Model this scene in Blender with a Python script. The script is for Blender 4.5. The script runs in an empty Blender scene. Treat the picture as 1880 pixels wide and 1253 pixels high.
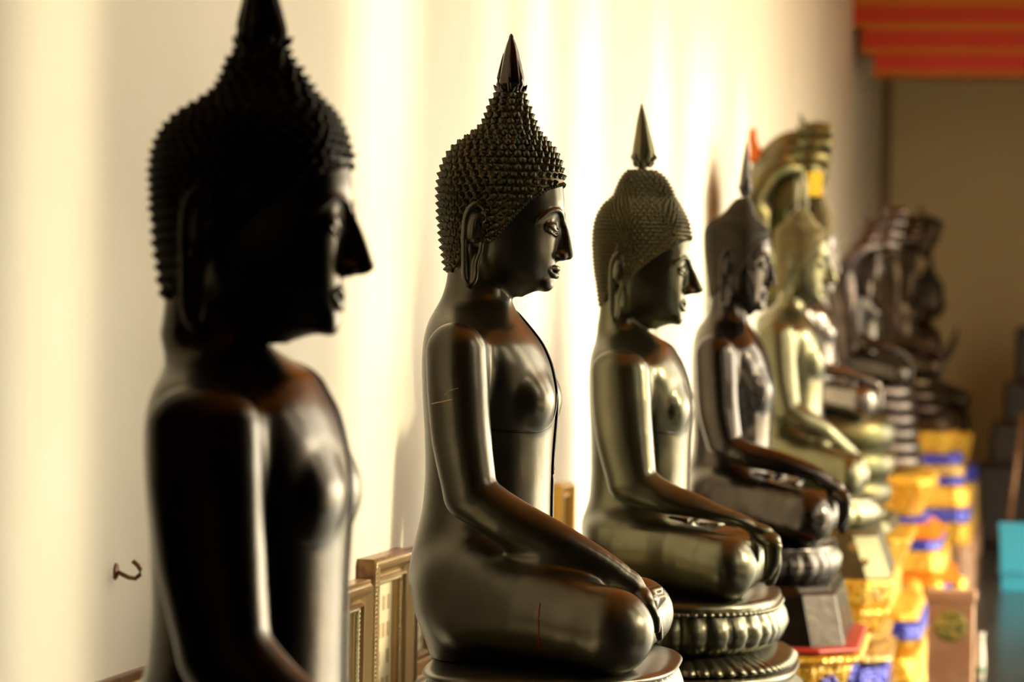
import bpy, math, random
import numpy as np
from mathutils import Vector
S = bpy.context.scene
COL = S.collection
random.seed(7); np.random.seed(7)
PI = math.pi
# ---------------------------------------------------------------- camera, world, sun, exposure
FPX = 6000.0; CAMZ = 1.5; ROLL = math.radians(1.1)
def unroll(x, y):                                    # the photograph is tilted by about one degree
    c, s_ = math.cos(ROLL), math.sin(ROLL); dx, dy = x-940, y-626.5
    return 940+dx*c+dy*s_, 626.5+dy*c-dx*s_
XV, YH = unroll(2000.0, 640.0)
ALPHA = math.atan((XV-940)/FPX)
cam = bpy.data.cameras.new('camera'); camo = bpy.data.objects.new('camera', cam); COL.objects.link(camo)
cam.sensor_width = 36; cam.lens = FPX*36/1880; cam.clip_end = 200; cam.clip_start = .05
camo.location = (0, 0, CAMZ)
from mathutils import Matrix
camo.rotation_euler = (Matrix.Rotation(ALPHA, 4, 'Z') @ Matrix.Rotation(PI/2+math.atan((YH-626.5)/FPX), 4, 'X') @ Matrix.Rotation(ROLL, 4, 'Z')).to_euler()
cam.dof.use_dof = True; cam.dof.focus_distance = 6.95; cam.dof.aperture_fstop = 3.3
S.camera = camo
S.view_settings.view_transform = 'Standard'; S.view_settings.look = 'None'; S.view_settings.gamma = 1
S.view_settings.exposure = 0.56
w = bpy.data.worlds.new('world'); S.world = w; w.use_nodes = True
bg = w.node_tree.nodes['Background']; bg.inputs[0].default_value = (1.0, .90, .68, 1); bg.inputs[1].default_value = 8.6
SUN_AZ = math.radians(16); SUN_EL = math.radians(22)
sl = bpy.data.lights.new('sun', 'SUN'); sl.energy = 2.8; sl.color = (1, .84, .52); sl.angle = math.radians(6.0)
so = bpy.data.objects.new('sun', sl); COL.objects.link(so)
sd = Vector((-math.cos(SUN_EL)*math.cos(SUN_AZ), -math.cos(SUN_EL)*math.sin(SUN_AZ), -math.sin(SUN_EL)))
so.rotation_euler = sd.to_track_quat('-Z', 'Y').to_euler()
so.location = (6, 12, 4)

# ---------------------------------------------------------------- projection helpers (photo measurement -> place)
def at(x, y, Y):
    x, y = unroll(x, y)
    a = math.atan((x-940)/FPX)-ALPHA
    X = math.tan(a)*Y
    zc = Y*math.cos(ALPHA)-X*math.sin(ALPHA)
    return Vector((X, Y, CAMZ+(YH-y)/FPX*zc))
def wallY(x, y, X):                                  # Y of the point of plane X seen at (x, y)
    x, y = unroll(x, y)
    return X/math.tan(math.atan((x-940)/FPX)-ALPHA)

# ---------------------------------------------------------------- materials
def mat(name, color, rough=.5, metal=0.0, spec=.5, build=None, bump=None, var=None, coat=0):
    m = bpy.data.materials.new(name); m.use_nodes = True
    nt = m.node_tree; b = nt.nodes['Principled BSDF']
    b.inputs['Base Color'].default_value = (*color, 1); b.inputs['Roughness'].default_value = rough
    b.inputs['Metallic'].default_value = metal; b.inputs['Specular IOR Level'].default_value = spec
    b.inputs['Coat Weight'].default_value = coat
    tc = nt.nodes.new('ShaderNodeTexCoord')
    if var:                                          # (scale, second colour, lo, hi)
        n = nt.nodes.new('ShaderNodeTexNoise'); n.inputs['Scale'].default_value = var[0]; n.inputs['Detail'].default_value = 5
        nt.links.new(tc.outputs['Object'], n.inputs['Vector'])
        r = nt.nodes.new('ShaderNodeValToRGB'); r.color_ramp.elements[0].position = var[2]; r.color_ramp.elements[1].position = var[3]
        r.color_ramp.elements[0].color = (*color, 1); r.color_ramp.elements[1].color = (*var[1], 1)
        nt.links.new(n.outputs['Fac'], r.inputs['Fac']); nt.links.new(r.outputs['Color'], b.inputs['Base Color'])
    if bump:                                         # (scale, strength, distance)
        n2 = nt.nodes.new('ShaderNodeTexNoise'); n2.inputs['Scale'].default_value = bump[0]; n2.inputs['Detail'].default_value = 4
        nt.links.new(tc.outputs['Object'], n2.inputs['Vector'])
        bu = nt.nodes.new('ShaderNodeBump'); bu.inputs['Strength'].default_value = bump[1]; bu.inputs['Distance'].default_value = bump[2]
        nt.links.new(n2.outputs['Fac'], bu.inputs['Height']); nt.links.new(bu.outputs['Normal'], b.inputs['Normal'])
    if build: build(nt, b, tc)
    return m
def bronze(name, c, c2, rough, metal=.92, spec=.6):
    return mat(name, c, rough, metal, spec, var=(9, c2, .42, .7), bump=(38, .12, .004))
M = {}
M['bronze_dark'] = bronze('black_bronze', (.08, .07, .058), (.10, .086, .07), .28)
M['hair_dark'] = bronze('black_bronze_hair', (.03, .025, .018), (.045, .038, .025), .5)
M['bronze'] = bronze('dark_bronze', (.12, .11, .085), (.15, .135, .10), .31)
M['hair'] = bronze('dark_bronze_hair', (.075, .075, .05), (.11, .095, .055), .36)
M['hair_ground'] = bronze('ochre_patina', (.11, .078, .028), (.17, .11, .036), .5, .6)
M['hair_ground_dark'] = bronze('dark_patina', (.03, .024, .014), (.045, .035, .018), .5, .6)
M['finial'] = bronze('polished_dark_finial', (.09, .075, .065), (.12, .10, .08), .2)
M['bronze_olive'] = bronze('olive_bronze', (.105, .10, .066), (.13, .12, .078), .29)
M['hair_olive'] = bronze('olive_bronze_hair', (.10, .095, .055), (.15, .12, .06), .4)
M['bronze_black'] = bronze('glossy_black_bronze', (.05, .042, .036), (.07, .06, .05), .2)
M['hair_black'] = bronze('brown_black_hair', (.05, .04, .028), (.07, .055, .032), .42)
M['bronze_brass'] = bronze('greenish_brass', (.14, .132, .075), (.17, .16, .09), .29)
M['hair_brass'] = bronze('greenish_brass_hair', (.16, .14, .07), (.21, .17, .08), .42)
M['bronze_silver'] = bronze('silvery_bronze', (.15, .13, .12), (.2, .18, .16), .22)
M['naga_green'] = bronze('green_gold_naga', (.065, .065, .026), (.14, .10, .035), .4)
M['naga_purple'] = bronze('purplish_dark_naga', (.07, .055, .05), (.12, .09, .075), .3)
M['bronze_brown'] = bronze('brown_black_figure', (.03, .02, .013), (.06, .038, .02), .35)
M['line'] = mat('dark_groove', (.02, .016, .012), .3, .6)
M['wall'] = mat('cream_plaster', (.90, .87, .74), .6, spec=.25, bump=(7, .12, .02), var=(2.2, (.93, .90, .78), .4, .65))
M['endwall'] = mat('beige_end_plaster', (.74, .60, .31), .6, bump=(5, .2, .02))
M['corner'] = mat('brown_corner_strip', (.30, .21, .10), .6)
M['floor'] = mat('dark_polished_floor', (.022, .022, .022), .22, spec=.4, var=(3, (.035, .038, .04), .4, .6))
M['red'] = mat('red_lacquer', (.60, .028, .006), .35)
M['gold_line'] = mat('gold_paint', (.60, .16, .005), .45, .1)
M['ceil'] = mat('orange_red_ceiling', (.92, .30, .02), .5, var=(3, (.95, .38, .03), .4, .6))
M['column'] = mat('white_column', (.7, .64, .52), .6)
M['court'] = mat('pale_courtyard_stone', (.62, .56, .45), .7)
M['sun_screen'] = mat('added_sun_screen', (.35, .24, .12), .7)  # for the added screens that cut the sun into bands
M['dark_wood'] = mat('dark_wood', (.022, .012, .008), .45, var=(12, (.035, .018, .010), .4, .6))
M['teal'] = mat('teal_plastic', (.05, .38, .56), .4)
M['frame_wood'] = mat('brown_gilt_wood', (.13, .055, .02), .3, .35, var=(30, (.24, .12, .045), .4, .6))
M['frame_silver'] = mat('champagne_moulding', (.50, .37, .20), .28, .75)
M['frame_gold'] = mat('yellow_gilt', (.80, .47, .07), .32, .5)
M['bead'] = mat('pearl_beading', (.85, .75, .52), .25, .5)
M['paper'] = mat('cream_paper', (.80, .72, .50), .6)
M['paper_tan'] = mat('tan_portraits', (.50, .37, .20), .6)
M['glass'] = mat('pale_glazing', (.50, .58, .50), .15)
M['green_print'] = mat('green_print', (.10, .22, .10), .4)
M['iron'] = mat('rusty_iron', (.20, .075, .03), .45, .4)
M['scratch'] = mat('red_paint_mark', (.30, .02, .01), .5)
M['gilt_patch'] = mat('gold_leaf_fleck', (.8, .6, .25), .4, .6)
M['orange_cloth'] = mat('orange_cloth', (.85, .22, .03), .7)
M['yellow_card'] = mat('yellow_card', (.92, .62, .04), .6)
M['terracotta'] = mat('pinkish_brown_stone', (.34, .17, .09), .6, var=(8, (.42, .24, .14), .4, .6), bump=(20, .2, .01))
M['medallion'] = mat('green_gold_medallion', (.12, .16, .05), .4, .4, var=(60, (.5, .4, .1), .45, .55))
M['red_edge'] = mat('deep_red_edge', (.40, .03, .015), .4)
M['white_china'] = mat('white_glaze', (.85, .8, .72), .2)
def mosaic(name, c1, c2, c3, sc=55):
    def bld(nt, b, tc):
        v = nt.nodes.new('ShaderNodeTexVoronoi'); v.inputs['Scale'].default_value = sc
        nt.links.new(tc.outputs['Object'], v.inputs['Vector'])
        sep = nt.nodes.new('ShaderNodeSeparateColor'); nt.links.new(v.outputs['Color'], sep.inputs[0])
        r = nt.nodes.new('ShaderNodeValToRGB'); r.color_ramp.interpolation = 'CONSTANT'
        e = r.color_ramp.elements; e[0].color = (*c1, 1); e[1].position = .55; e[1].color = (*c2, 1)
        x = e.new(.86); x.color = (*c3, 1)
        nt.links.new(sep.outputs[0], r.inputs['Fac']); nt.links.new(r.outputs['Color'], b.inputs['Base Color'])
        bu = nt.nodes.new('ShaderNodeBump'); bu.inputs['Strength'].default_value = .7; bu.inputs['Distance'].default_value = .012
        nt.links.new(v.outputs['Distance'], bu.inputs['Height']); nt.links.new(bu.outputs['Normal'], b.inputs['Normal'])
    return mat(name, c1, .28, .15 if c1[2] > .2 else .35, .35 if c1[2] > .2 else .6, build=bld)
M['mosaic_gold'] = mosaic('yellow_gold_mosaic', (.74, .42, .025), (.58, .28, .015), (.85, .56, .08))
M['mosaic_dim'] = mosaic('old_gold_mosaic', (.50, .32, .08), (.35, .20, .05), (.65, .45, .15))
M['mosaic_blue'] = mosaic('blue_glass_mosaic', (.02, .025, .36), (.04, .05, .50), (.16, .16, .60))
M['mosaic_orange'] = mosaic('orange_mosaic', (.72, .15, .01), (.78, .28, .015), (.85, .42, .04))

# ---------------------------------------------------------------- mesh helpers
def link_mesh(name, V, Fc, m, parent=None, smooth=True):
    me = bpy.data.meshes.new(name); V = np.asarray(V, dtype=np.float32)
    if isinstance(Fc, np.ndarray):
        n = len(Fc); k = Fc.shape[1]
        me.vertices.add(len(V)); me.vertices.foreach_set('co', V.ravel())
        me.loops.add(n*k); me.loops.foreach_set('vertex_index', Fc.astype(np.int32).ravel())
        me.polygons.add(n); me.polygons.foreach_set('loop_start', np.arange(0, n*k, k, dtype=np.int32))
        me.update(calc_edges=True)
    else:
        me.from_pydata([tuple(v) for v in V.tolist()], [], Fc)
    me.validate()
    me.polygons.foreach_set('use_smooth', [smooth]*len(me.polygons))
    o = bpy.data.objects.new(name, me); COL.objects.link(o)
    if m: me.materials.append(m)
    if parent: o.parent = parent
    return o
class MB:
    def __init__(s): s.V = []; s.F = []
    def add(s, V, F):
        b = len(s.V); s.V += [tuple(v) for v in V]; s.F += [tuple(i+b for i in f) for f in F]
    def box(s, x0, x1, y0, y1, z0, z1):
        s.add([(x0,y0,z0),(x1,y0,z0),(x1,y1,z0),(x0,y1,z0),(x0,y0,z1),(x1,y0,z1),(x1,y1,z1),(x0,y1,z1)],
              [(0,3,2,1),(4,5,6,7),(0,1,5,4),(1,2,6,5),(2,3,7,6),(3,0,4,7)])
    def grid(s, P, closeu=False, closev=False):      # P[i][j] points
        n = len(P); k = len(P[0]); b = len(s.V)
        for r in P: s.V += [tuple(v) for v in r]
        for i in range(n if closeu else n-1):
            for j in range(k if closev else k-1):
                a = b+i*k+j; c = b+((i+1) % n)*k+j; d = b+((i+1) % n)*k+(j+1) % k; e = b+i*k+(j+1) % k
                s.F.append((a, e, d, c))
    def tube(s, pts, rad, seg=10, flat=1.0):
        pts = [Vector(p) for p in pts]; n = len(pts)
        if not isinstance(rad, (list, tuple)): rad = [rad]*n
        ref = Vector((0, 0, 1)); rows = []
        for i in range(n):
            t = (pts[min(i+1, n-1)]-pts[max(i-1, 0)]).normalized()
            a = t.cross(ref)
            if a.length < .05: a = t.cross(Vector((0, 1, 0)))
            a.normalize(); c = a.cross(t).normalized()
            rows.append([pts[i]+a*math.cos(2*PI*j/seg)*rad[i]+c*math.sin(2*PI*j/seg)*rad[i]*flat for j in range(seg)])
        b = len(s.V); s.grid(rows, closev=True)
        s.F.append(tuple(b+j for j in range(seg))); s.F.append(tuple(b+(n-1)*seg+j for j in reversed(range(seg))))
    def lathe(s, prof, c=(0, 0, 0), seg=24, axis='z'):
        rows = []
        for r, z in prof:
            row = []
            for j in range(seg):
                a = 2*PI*j/seg; p = (r*math.cos(a), r*math.sin(a), z)
                if axis == 'x': p = (z, r*math.cos(a), r*math.sin(a))
                row.append((p[0]+c[0], p[1]+c[1], p[2]+c[2]))
            rows.append(row)
        b = len(s.V); s.grid(rows, closev=True)
        s.F.append(tuple(b+j for j in range(seg))); s.F.append(tuple(b+(len(prof)-1)*seg+j for j in reversed(range(seg))))
    def build(s, name, m, parent=None, smooth=True):
        o = link_mesh(name, s.V, s.F, m, parent, smooth)
        import bmesh
        bm = bmesh.new(); bm.from_mesh(o.data); bmesh.ops.recalc_face_normals(bm, faces=bm.faces); bm.to_mesh(o.data); bm.free()
        return o
def bevel(o, w, seg=2):
    md = o.modifiers.new('bevel', 'BEVEL'); md.width = w; md.segments = seg; md.limit_method = 'ANGLE'
    return o
def thing(name, label, cat, loc=(0, 0, 0), rz=0, group=None):
    o = bpy.data.objects.new(name, None); COL.objects.link(o); o.location = loc; o.rotation_euler = (0, 0, rz)
    o.empty_display_size = .1
    o['label'] = label; o['category'] = cat
    if group: o['group'] = group
    return o
def tag(o, label, cat, group=None):
    o['label'] = label; o['category'] = cat
    if group: o['group'] = group
    return o
def struct(o): o['kind'] = 'structure'; return o

# ---------------------------------------------------------------- setting
WX = -1.75; YEND = 27.4
def slab(name, m, *b):
    mb = MB(); mb.box(*b); return struct(mb.build(name, m, smooth=False))
slab('floor', M['floor'], -1.95, 6, -1.0, YEND+.2, -.1, 0)
slab('wall_left', M['wall'], WX-.2, WX, -1.0, YEND+.2, 0, 4.6)
slab('wall_end', M['endwall'], WX, 6, YEND, YEND+.2, 0, 4.6)
slab('unseen_wall_behind', M['dark_wood'], WX, 2.6, -1.0, -.8, 0, 4.6)  # unseen, set close behind the camera to keep reflections dark
slab('ceiling', M['ceil'], -1.95, 2.7, -1.0, YEND+.2, 4.6, 4.75)
# slim plaster strips in the far corner
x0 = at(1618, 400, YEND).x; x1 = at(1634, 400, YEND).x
slab('unseen_dark_panel_1', M['dark_wood'], WX, WX+.05, -.8, 4.45, 0, 4.6)  # unseen dark panel added so the statues' near flanks reflect less light
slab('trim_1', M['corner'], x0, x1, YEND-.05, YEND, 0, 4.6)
# open right side: thin posts, and unseen walls and screens added to block and band the light
slab('unseen_wall_right', M['dark_wood'], 2.4, 2.6, -.8, 6.0, 0, 4.6)  # unseen, added to cut light from the camera side
slab('unseen_wall_right_far', M['column'], 2.4, 2.6, 21.5, YEND, 0, 4.6)  # unseen, added to dim the far end of the gallery
slab('unseen_wall_opposite', M['dark_wood'], 9, 9.4, -15, 12.5, -.02, 4.5)  # unseen dark facade added to darken what the statues mirror
for k in range(2):
    y = 10.4+6.6*k
    slab('trim_%d' % (k+2), M['column'], 2.4, 2.6, y, y+.22, 0, 4.6)
slab('courtyard', M['court'], 2.7, 40, -20, 60, -.12, -.02)
SUNNY = [(5.28, 5.5), (7.65, 8.35), (9.3, 9.62), (10.1, 10.5), (11.1, 11.7), (13.0, 13.55), (14.3, 15.4), (16.3, 16.7)]
bx = 2.45; shift = (bx-WX)*math.tan(SUN_AZ); y = 6.0; kk = 12
for a, b in SUNNY+[(27.2, 27.3)]:
    if a+shift > y: slab('trim_%d' % kk, M['sun_screen'], bx, bx+.04, y, a+shift, 2.3, 4.6)  # unseen screens added to stripe the left wall with sun
    y = b+shift; kk += 1

# ---------------------------------------------------------------- implicit-surface modeller (smooth unions -> one continuous mesh)
def cap(a, b, ra, rb, sc=(1, 1, 1)):
    a = np.array(a, float); b = np.array(b, float); ab = b-a; L2 = max(float(ab@ab), 1e-9)
    def f(x, y, z):
        px = x-a[0]; py = y-a[1]; pz = z-a[2]
        t = np.clip((px*ab[0]+py*ab[1]+pz*ab[2])/L2, 0, 1)
        return np.sqrt((px-t*ab[0])**2+(py-t*ab[1])**2+(pz-t*ab[2])**2)-(ra+(rb-ra)*t)
    return f
def limb(pts, rads, sub=4):                          # one tapering limb through several joints, without seams
    P = [np.array(p, float) for p in pts]; n = len(P); A = []; Rr = []
    for i in range(n-1):
        p0, p1, p2, p3 = P[max(i-1, 0)], P[i], P[i+1], P[min(i+2, n-1)]
        for t in np.linspace(0, 1, sub, endpoint=False):
            A.append(.5*(2*p1+(p2-p0)*t+(2*p0-5*p1+4*p2-p3)*t*t+(3*p1-p0-3*p2+p3)*t**3)); Rr.append(rads[i]+(rads[i+1]-rads[i])*t)
    A.append(P[-1]); Rr.append(rads[-1]); C = [cap(a, b, ra, rb) for a, b, ra, rb in zip(A, A[1:], Rr, Rr[1:])]
    def f(x, y, z):
        d = C[0](x, y, z)
        for c in C[1:]: d = np.minimum(d, c(x, y, z))
        return d
    return f
def ell(c, r, ry=0.0):                               # ellipsoid, optional turn in the forward/up plane
    c = np.array(c, float); r = np.array(r, float); cs, sn = math.cos(ry), math.sin(ry)
    def f(x, y, z):
        px = x-c[0]; py = y-c[1]; pz = z-c[2]
        qx = cs*px+sn*pz; qz = -sn*px+cs*pz
        k0 = np.sqrt((qx/r[0])**2+(py/r[1])**2+(qz/r[2])**2)+1e-6
        k1 = np.sqrt((qx/r[0]**2)**2+(py/r[1]**2)**2+(qz/r[2]**2)**2)+1e-6
        return k0*(k0-1)/k1
    return f
def smooth_table(zs, vs, w=9.0):
    zs = np.array(zs, float); vs = np.array(vs, float); o = np.argsort(zs); zs = zs[o]; vs = vs[o]
    Z = np.arange(zs[0]-60, zs[-1]+60, 2.0); Vv = np.interp(Z, zs, vs)
    k = np.exp(-.5*(np.arange(-30, 31)*2.0/w)**2); k /= k.sum()
    Vp = np.pad(Vv, 30, mode='edge'); return Z, np.convolve(Vp, k, 'valid')
class Loft:                                          # rows: (U, back F, front F, half width, centre F)
    def __init__(s, rows, n=2.2, w=9.0, top=None, bottom=None, nb=None):
        R = np.array(rows, float); s.n = n; s.nb = nb or n
        s.Z, s.bk = smooth_table(R[:, 0], R[:, 1], w); _, s.fr = smooth_table(R[:, 0], R[:, 2], w)
        _, s.hw = smooth_table(R[:, 0], R[:, 3], w); _, s.ce = smooth_table(R[:, 0], R[:, 4], w)
        s.top = R[:, 0].max() if top is None else top; s.bot = R[:, 0].min() if bottom is None else bottom
    def par(s, z):
        return [np.interp(z, s.Z, t) for t in (s.bk, s.fr, s.hw, s.ce)]
    def __call__(s, x, y, z):
        zz = np.clip(z, s.bot, s.top)
        bk, fr, hw, ce = s.par(zz)
        a = np.where(x > ce, fr-ce, ce-bk); a = np.maximum(a, 2); n = np.where(x > ce, s.n, s.nb)
        g = ((np.abs(x-ce)/a)**n+(np.abs(y)/hw)**n)**(1/n)
        rad = np.sqrt((x-ce)**2+y*y)+1e-6
        d = (1-1/np.maximum(g, .05))*rad
        d = np.where(g < .5, -np.minimum(a, hw)*.5, d)*.93
        dz = np.maximum(z-s.top, s.bot-z)
        return np.maximum(d, dz)
    def ring(s, z, n):                               # n points equally spaced round the section at height z
        bk, fr, hw, ce = [float(v) for v in s.par(z)]
        t = np.linspace(0, 2*PI, 400, endpoint=False); c = np.cos(t); q = np.sin(t)
        e = np.where(c > 0, s.n, s.nb); a = np.where(c > 0, fr-ce, ce-bk)
        x = ce+a*np.sign(c)*np.abs(c)**(2/e); y = hw*np.sign(q)*np.abs(q)**(2/e)
        seg = np.hypot(np.roll(x, -1)-x, np.roll(y, -1)-y); L = np.concatenate([[0], np.cumsum(seg)])
        return x, y, L
class Solid:
    def __init__(s): s.ops = []
    def u(s, fn, k=8.0): s.ops.append((1, k, fn)); return s
    def both(s, mk, k=8.0):
        s.u(mk(1), k); s.u(mk(-1), k); return s
    def cut(s, fn, k=4.0): s.ops.append((-1, k, fn)); return s
    def ev(s, x, y, z, ops=None):
        d = None
        for sg, k, fn in (ops or s.ops):
            e = fn(x, y, z)
            if d is None: d = e; continue
            if sg > 0:
                h = np.maximum(k-np.abs(d-e), 0)/k; d = np.minimum(d, e)-h*h*k*.25
            else:
                e = -e; h = np.maximum(k-np.abs(d-e), 0)/k; d = np.maximum(d, e)+h*h*k*.25
        return d
    def mesh(s, lo, hi, h, bs=14):
        lo = np.array(lo, float); hi = np.array(hi, float)
        nb = np.ceil((hi-lo)/(h*bs)).astype(int); n = nb*bs+1
        G = np.full(tuple(n), 1e3, np.float32); R = h*bs*.5*math.sqrt(3)*1.05
        ax = [lo[i]+h*np.arange(n[i]) for i in range(3)]
        cx = [lo[i]+h*bs*(np.arange(nb[i])+.5) for i in range(3)]
        CX, CY, CZ = np.meshgrid(*cx, indexing='ij')
        vals = [fn(CX, CY, CZ) for _, _, fn in s.ops]
        tot = s.ev(CX, CY, CZ)
        for i in range(nb[0]):
            for j in range(nb[1]):
                for k in range(nb[2]):
                    t = tot[i, j, k]
                    sl = (slice(i*bs, i*bs+bs+1), slice(j*bs, j*bs+bs+1), slice(k*bs, k*bs+bs+1))
                    if abs(t) > R*1.5+12:
                        if t < 0: G[sl] = np.where(G[sl] > 900, -1e3, G[sl])
                        continue
                    mn = min(v[i, j, k] for v, o in zip(vals, s.ops) if o[0] > 0)
                    use = []
                    for v, o in zip(vals, s.ops):
                        if o[0] > 0 and v[i, j, k] < mn+2*R+o[1]+14: use.append(o)
                        elif o[0] < 0 and v[i, j, k] < R+o[1]+10 and use: use.append(o)
                    X, Y, Z = np.meshgrid(ax[0][sl[0]], ax[1][sl[1]], ax[2][sl[2]], indexing='ij')
                    G[sl] = s.ev(X, Y, Z, use)
        return s.nets(G, lo, h)
    def nets(s, G, lo, h):
        I = G < 0
        c = np.zeros(tuple(d-1 for d in G.shape), np.uint8)
        for a in (0, 1):
            for b in (0, 1):
                for e in (0, 1):
                    c += I[a:I.shape[0]-1+a, b:I.shape[1]-1+b, e:I.shape[2]-1+e]
        act = (c > 0) & (c < 8); idx = np.argwhere(act)
        vid = np.full(act.shape, -1, np.int32); vid[act] = np.arange(len(idx))
        cor = [(a, b, e) for a in (0, 1) for b in (0, 1) for e in (0, 1)]
        val = {q: G[idx[:, 0]+q[0], idx[:, 1]+q[1], idx[:, 2]+q[2]] for q in cor}
        acc = np.zeros((len(idx), 3)); cnt = np.zeros(len(idx))
        for q in cor:
            for axn in range(3):
                if q[axn] == 1: continue
                r = list(q); r[axn] = 1; r = tuple(r)
                v0 = np.clip(val[q], -3*h, 3*h); v1 = np.clip(val[r], -3*h, 3*h); m = (v0 < 0) != (v1 < 0)
                t = np.where(m, v0/np.where(m, v0-v1, 1), 0)
                p = np.array(q, float)[None, :].repeat(len(idx), 0); p[:, axn] += t
                acc += p*m[:, None]; cnt += m
        V = lo+h*(idx+acc/cnt[:, None])
        F = []
        for axn in range(3):
            sl0 = [slice(None)]*3; sl1 = [slice(None)]*3; sl0[axn] = slice(0, -1); sl1[axn] = slice(1, None)
            A = I[tuple(sl0)]; B = I[tuple(sl1)]; e = np.argwhere(A != B)
            o1, o2 = [(1, 2), (2, 0), (0, 1)][axn]
            ok = (e[:, o1] > 0) & (e[:, o2] > 0) & (e[:, o1] < G.shape[o1]-1) & (e[:, o2] < G.shape[o2]-1)
            e = e[ok]; fl = A[e[:, 0], e[:, 1], e[:, 2]]
            def g(d1, d2):
                q = e.copy(); q[:, o1] -= d1; q[:, o2] -= d2; return vid[q[:, 0], q[:, 1], q[:, 2]]
            Q = np.stack([g(1, 1), g(0, 1), g(0, 0), g(1, 0)], 1)
            F.append(np.where(fl[:, None], Q, Q[:, ::-1]))
        F = np.concatenate(F); F = F[(F >= 0).all(1)]
        return V, F
    def project(s, V, step=1.0, it=2):
        for _ in range(it):
            out = np.empty_like(V)
            for a in range(0, len(V), 40000):
                v = V[a:a+40000]; x, y, z = v.T; d = s.ev(x, y, z); e = .5
                g = np.stack([s.ev(x+e, y, z)-s.ev(x-e, y, z), s.ev(x, y+e, z)-s.ev(x, y-e, z), s.ev(x, y, z+e)-s.ev(x, y, z-e)], 1)
                g2 = (g**2).sum(1); mv = (d*2*e*step/np.maximum(g2, .05))[:, None]*g
                ln = np.linalg.norm(mv, axis=1, keepdims=True); mv *= np.minimum(1, 3/np.maximum(ln, 1e-6))
                out[a:a+40000] = v-mv
            V = out
        return V

# ---------------------------------------------------------------- seated figure, modelled in units of about 1.15 mm
# F forward, L to the figure's left (the far side), U up from the seat
UB = 1215; SEAT = 12; F0 = 920.0; Y0 = 6.9; ROT = math.radians(4)
O2 = at(F0, UB-SEAT, Y0); UN = Y0*math.cos(ALPHA)/FPX-O2.x*math.sin(ALPHA)/FPX
def q(x, y, L=0.0):
    x, y = unroll(x, y)
    a = math.atan((x-940)/FPX)-ALPHA; t = math.tan(a); l = L*UN; c, sn = math.cos(ROT), math.sin(ROT)
    Fm = (t*(O2.y+l*c)-O2.x+l*sn)/(c-t*sn)
    Yw = O2.y+Fm*sn+l*c; Xw = t*Yw; zc = Yw*math.cos(ALPHA)-Xw*math.sin(ALPHA)
    U = (CAMZ+(YH-y)/FPX*zc-O2.z)/UN
    return (Fm/UN+U*math.sin(ROLL), L, U+SEAT)
def mir(p, s): return (p[0], p[1]*s, p[2])
def rows(T): return [(UB-y, b-F0, f-F0, hw, ce-F0) for y, b, f, hw, ce in T]
TORSO = rows([(440, 828, 926, 44, 880), (520, 820, 934, 52, 880), (548, 812, 937, 58, 880), (566, 802, 944, 76, 878), (582, 793, 954, 112, 876), (602, 786, 971, 156, 874),
              (630, 781, 993, 184, 874), (665, 779, 1009, 190, 874), (710, 779, 1019, 180, 878), (745, 780, 1021, 170, 880), (780, 782, 1018, 160, 882),
              (830, 783, 1014, 148, 884), (880, 783, 1012, 144, 884), (930, 779, 1011, 150, 884), (980, 768, 1011, 162, 880), (1020, 758, 1008, 176, 878), (1060, 753, 1002, 190, 876), (1110, 760, 995, 194, 880), (1160, 780, 990, 186, 880), (UB, 800, 985, 170, 880)])
FACE = rows([(290, 860, 1020, 66, 936), (340, 860, 1034, 77, 934), (372, 860, 1037, 81, 930), (395, 862, 1034, 82, 928), (412, 862, 1029, 81, 926), (440, 862, 1026, 80, 924), (470, 864, 1023, 74, 922),
             (490, 866, 1019, 66, 922), (506, 870, 1014, 56, 922), (520, 876, 1008, 44, 924), (530, 882, 998, 33, 926), (537, 888, 976, 22, 926), (545, 895, 950, 10, 926)])
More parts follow.
